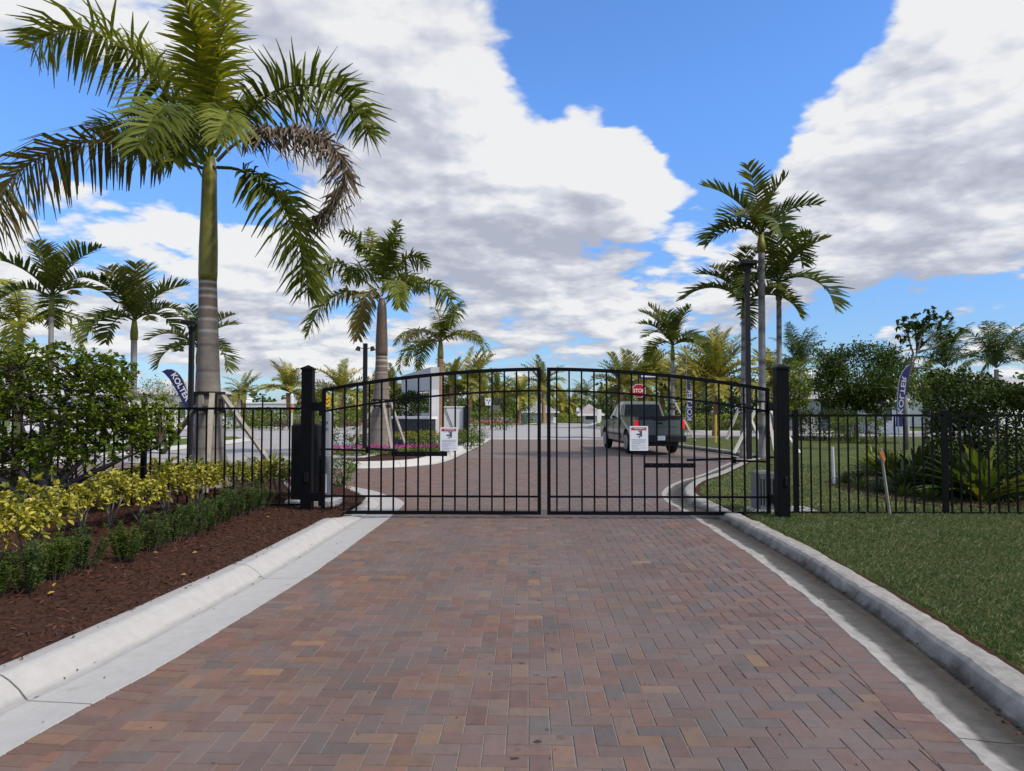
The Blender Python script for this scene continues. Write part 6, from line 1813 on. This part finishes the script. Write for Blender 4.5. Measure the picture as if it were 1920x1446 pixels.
for s in (-1, 1):
    def sp(y_, z_):
        t = np.interp(z_, [1.235, 1.60, 1.86, 1.925], [.93, .839, .775, .70]); return (s * t, y_, z_)
    qa = [sp(-.55, 1.29), sp(.28, 1.29), sp(.28, 1.79), sp(-.40, 1.79)]; qb = [sp(.36, 1.29), sp(1.18, 1.29), sp(.46, 1.78), sp(.36, 1.79)]
    for q in (qa, qb): pane('side_window', q if s > 0 else q[::-1], glass_m, cab)
    MB().box(s * .985 - .012, s * .985 + .012, .08, .24, 1.06, 1.10).build('door_handle', trim_m, body, local=True)
    MB().cbox(min(s * .98, s * 1.20), max(s * .98, s * 1.20), 1.02, 1.14, 1.22, 1.42, .02).build('side_mirror', trim_m, truck, local=True)
    MB().box(s * .998 - .006, s * .998 + .006, -.86, 1.45, .64, .70).build('side_moulding', trim_m, body, local=True)
    for y_ in (.33, 1.28): MB().box(s * 1.0 - .004, s * 1.0 + .004, y_ - .005, y_ + .005, .50, 1.20).build('door_seam', trim_m, body, local=True)
    MB().box(s * .99 - .012, s * .99 + .012, -.815, -.795, .50, 1.25).build('bed_gap', trim_m, body, local=True)
    tl = MB(); tl.cbox(min(s * .965, s * .83), max(s * .965, s * .83), -2.935, -2.86, .92, 1.22, .02); tl.build('tail_lamp', tail_m, truck, local=True)
    MB().box(min(s * .99, s * .86), max(s * .99, s * .86), -2.9, -.82, 1.352, 1.385).build('bed_rail', trim_m, truck, local=True)
MB().box(-.80, .80, -2.84, -.84, 1.352, 1.362).build('bed_cover', trim_m, truck, local=True)
tg = MB(); tg.prism([(-.79, .70), (.79, .70), (.79, 1.245), (.30, 1.245), (.22, 1.20), (-.22, 1.20), (-.30, 1.245), (-.79, 1.245)], 'y', -2.955, -2.912)
tgo = tg.build('tailgate', paint, truck, local=True, bevel=.012)
MB().prism([(-.79, 1.25), (-.30, 1.25), (-.22, 1.205), (.22, 1.205), (.30, 1.25), (.79, 1.25), (.79, 1.37), (-.79, 1.37)], 'y', -2.965, -2.85).build('tailgate_trim', trim_m, tgo, local=True)
MB().box(-.70, .70, -2.962, -2.956, .985, .997).build('tailgate_crease', trim_m, tgo, local=True)
MB().box(-.10, .10, -2.97, -2.957, 1.08, 1.15).build('tailgate_handle', trim_m, tgo, local=True)
MB().cbox(-.99, .99, -3.06, -2.88, .46, .69, .03).build('rear_bumper', trim_m, truck, local=True)
MB().box(-.16, .16, -3.072, -3.062, .52, .68).build('number_plate', sign_white, truck, local=True)
MB().box(-.80, .80, -2.7, 2.6, .30, .46).build('chassis', trim_m, truck, local=True)
MB().cbox(-.95, .95, 2.88, 3.02, .45, .75, .03).build('front_bumper', trim_m, truck, local=True)
for y_ in (-1.72, 1.93):
    for s in (-1, 1):
        wl = MB(); wl.lathe([(.26, -.12), (.36, -.135), (.405, -.10), (.41, 0), (.405, .10), (.36, .135), (.26, .12)], (s * .86, y_, .41), 28, 'x')
        wo_ = wl.build('wheel', tyre_m, truck, local=True, smooth=True)
        mb = MB(); xo = s * .86 + s * .128
        for k in range(6):
            a = 2 * math.pi * k / 6
            mx = Matrix.Translation((xo, y_, .41)) @ Matrix.Rotation(a, 4, 'X')
            mb.box(-.012, .012, -.035, .035, .04, .245, mx)
        mb.lathe([(.265, -.03), (.265, .012), (.235, .012), (.235, -.03)], (xo, y_, .41), 24, 'x')
        mb.lathe([(.06, -.02), (.06, .02), (.04, .028)], (xo, y_, .41), 12, 'x')
        mb.build('rim', rim_m, wo_, local=True)
        al = MB(); pts = [Vector((s * .90, p[0], p[1])) for p in arch(y_, .50, 12)]
        al.tube(pts, .06, 6); al.build('wheel_arch', trim_m, body, local=True)
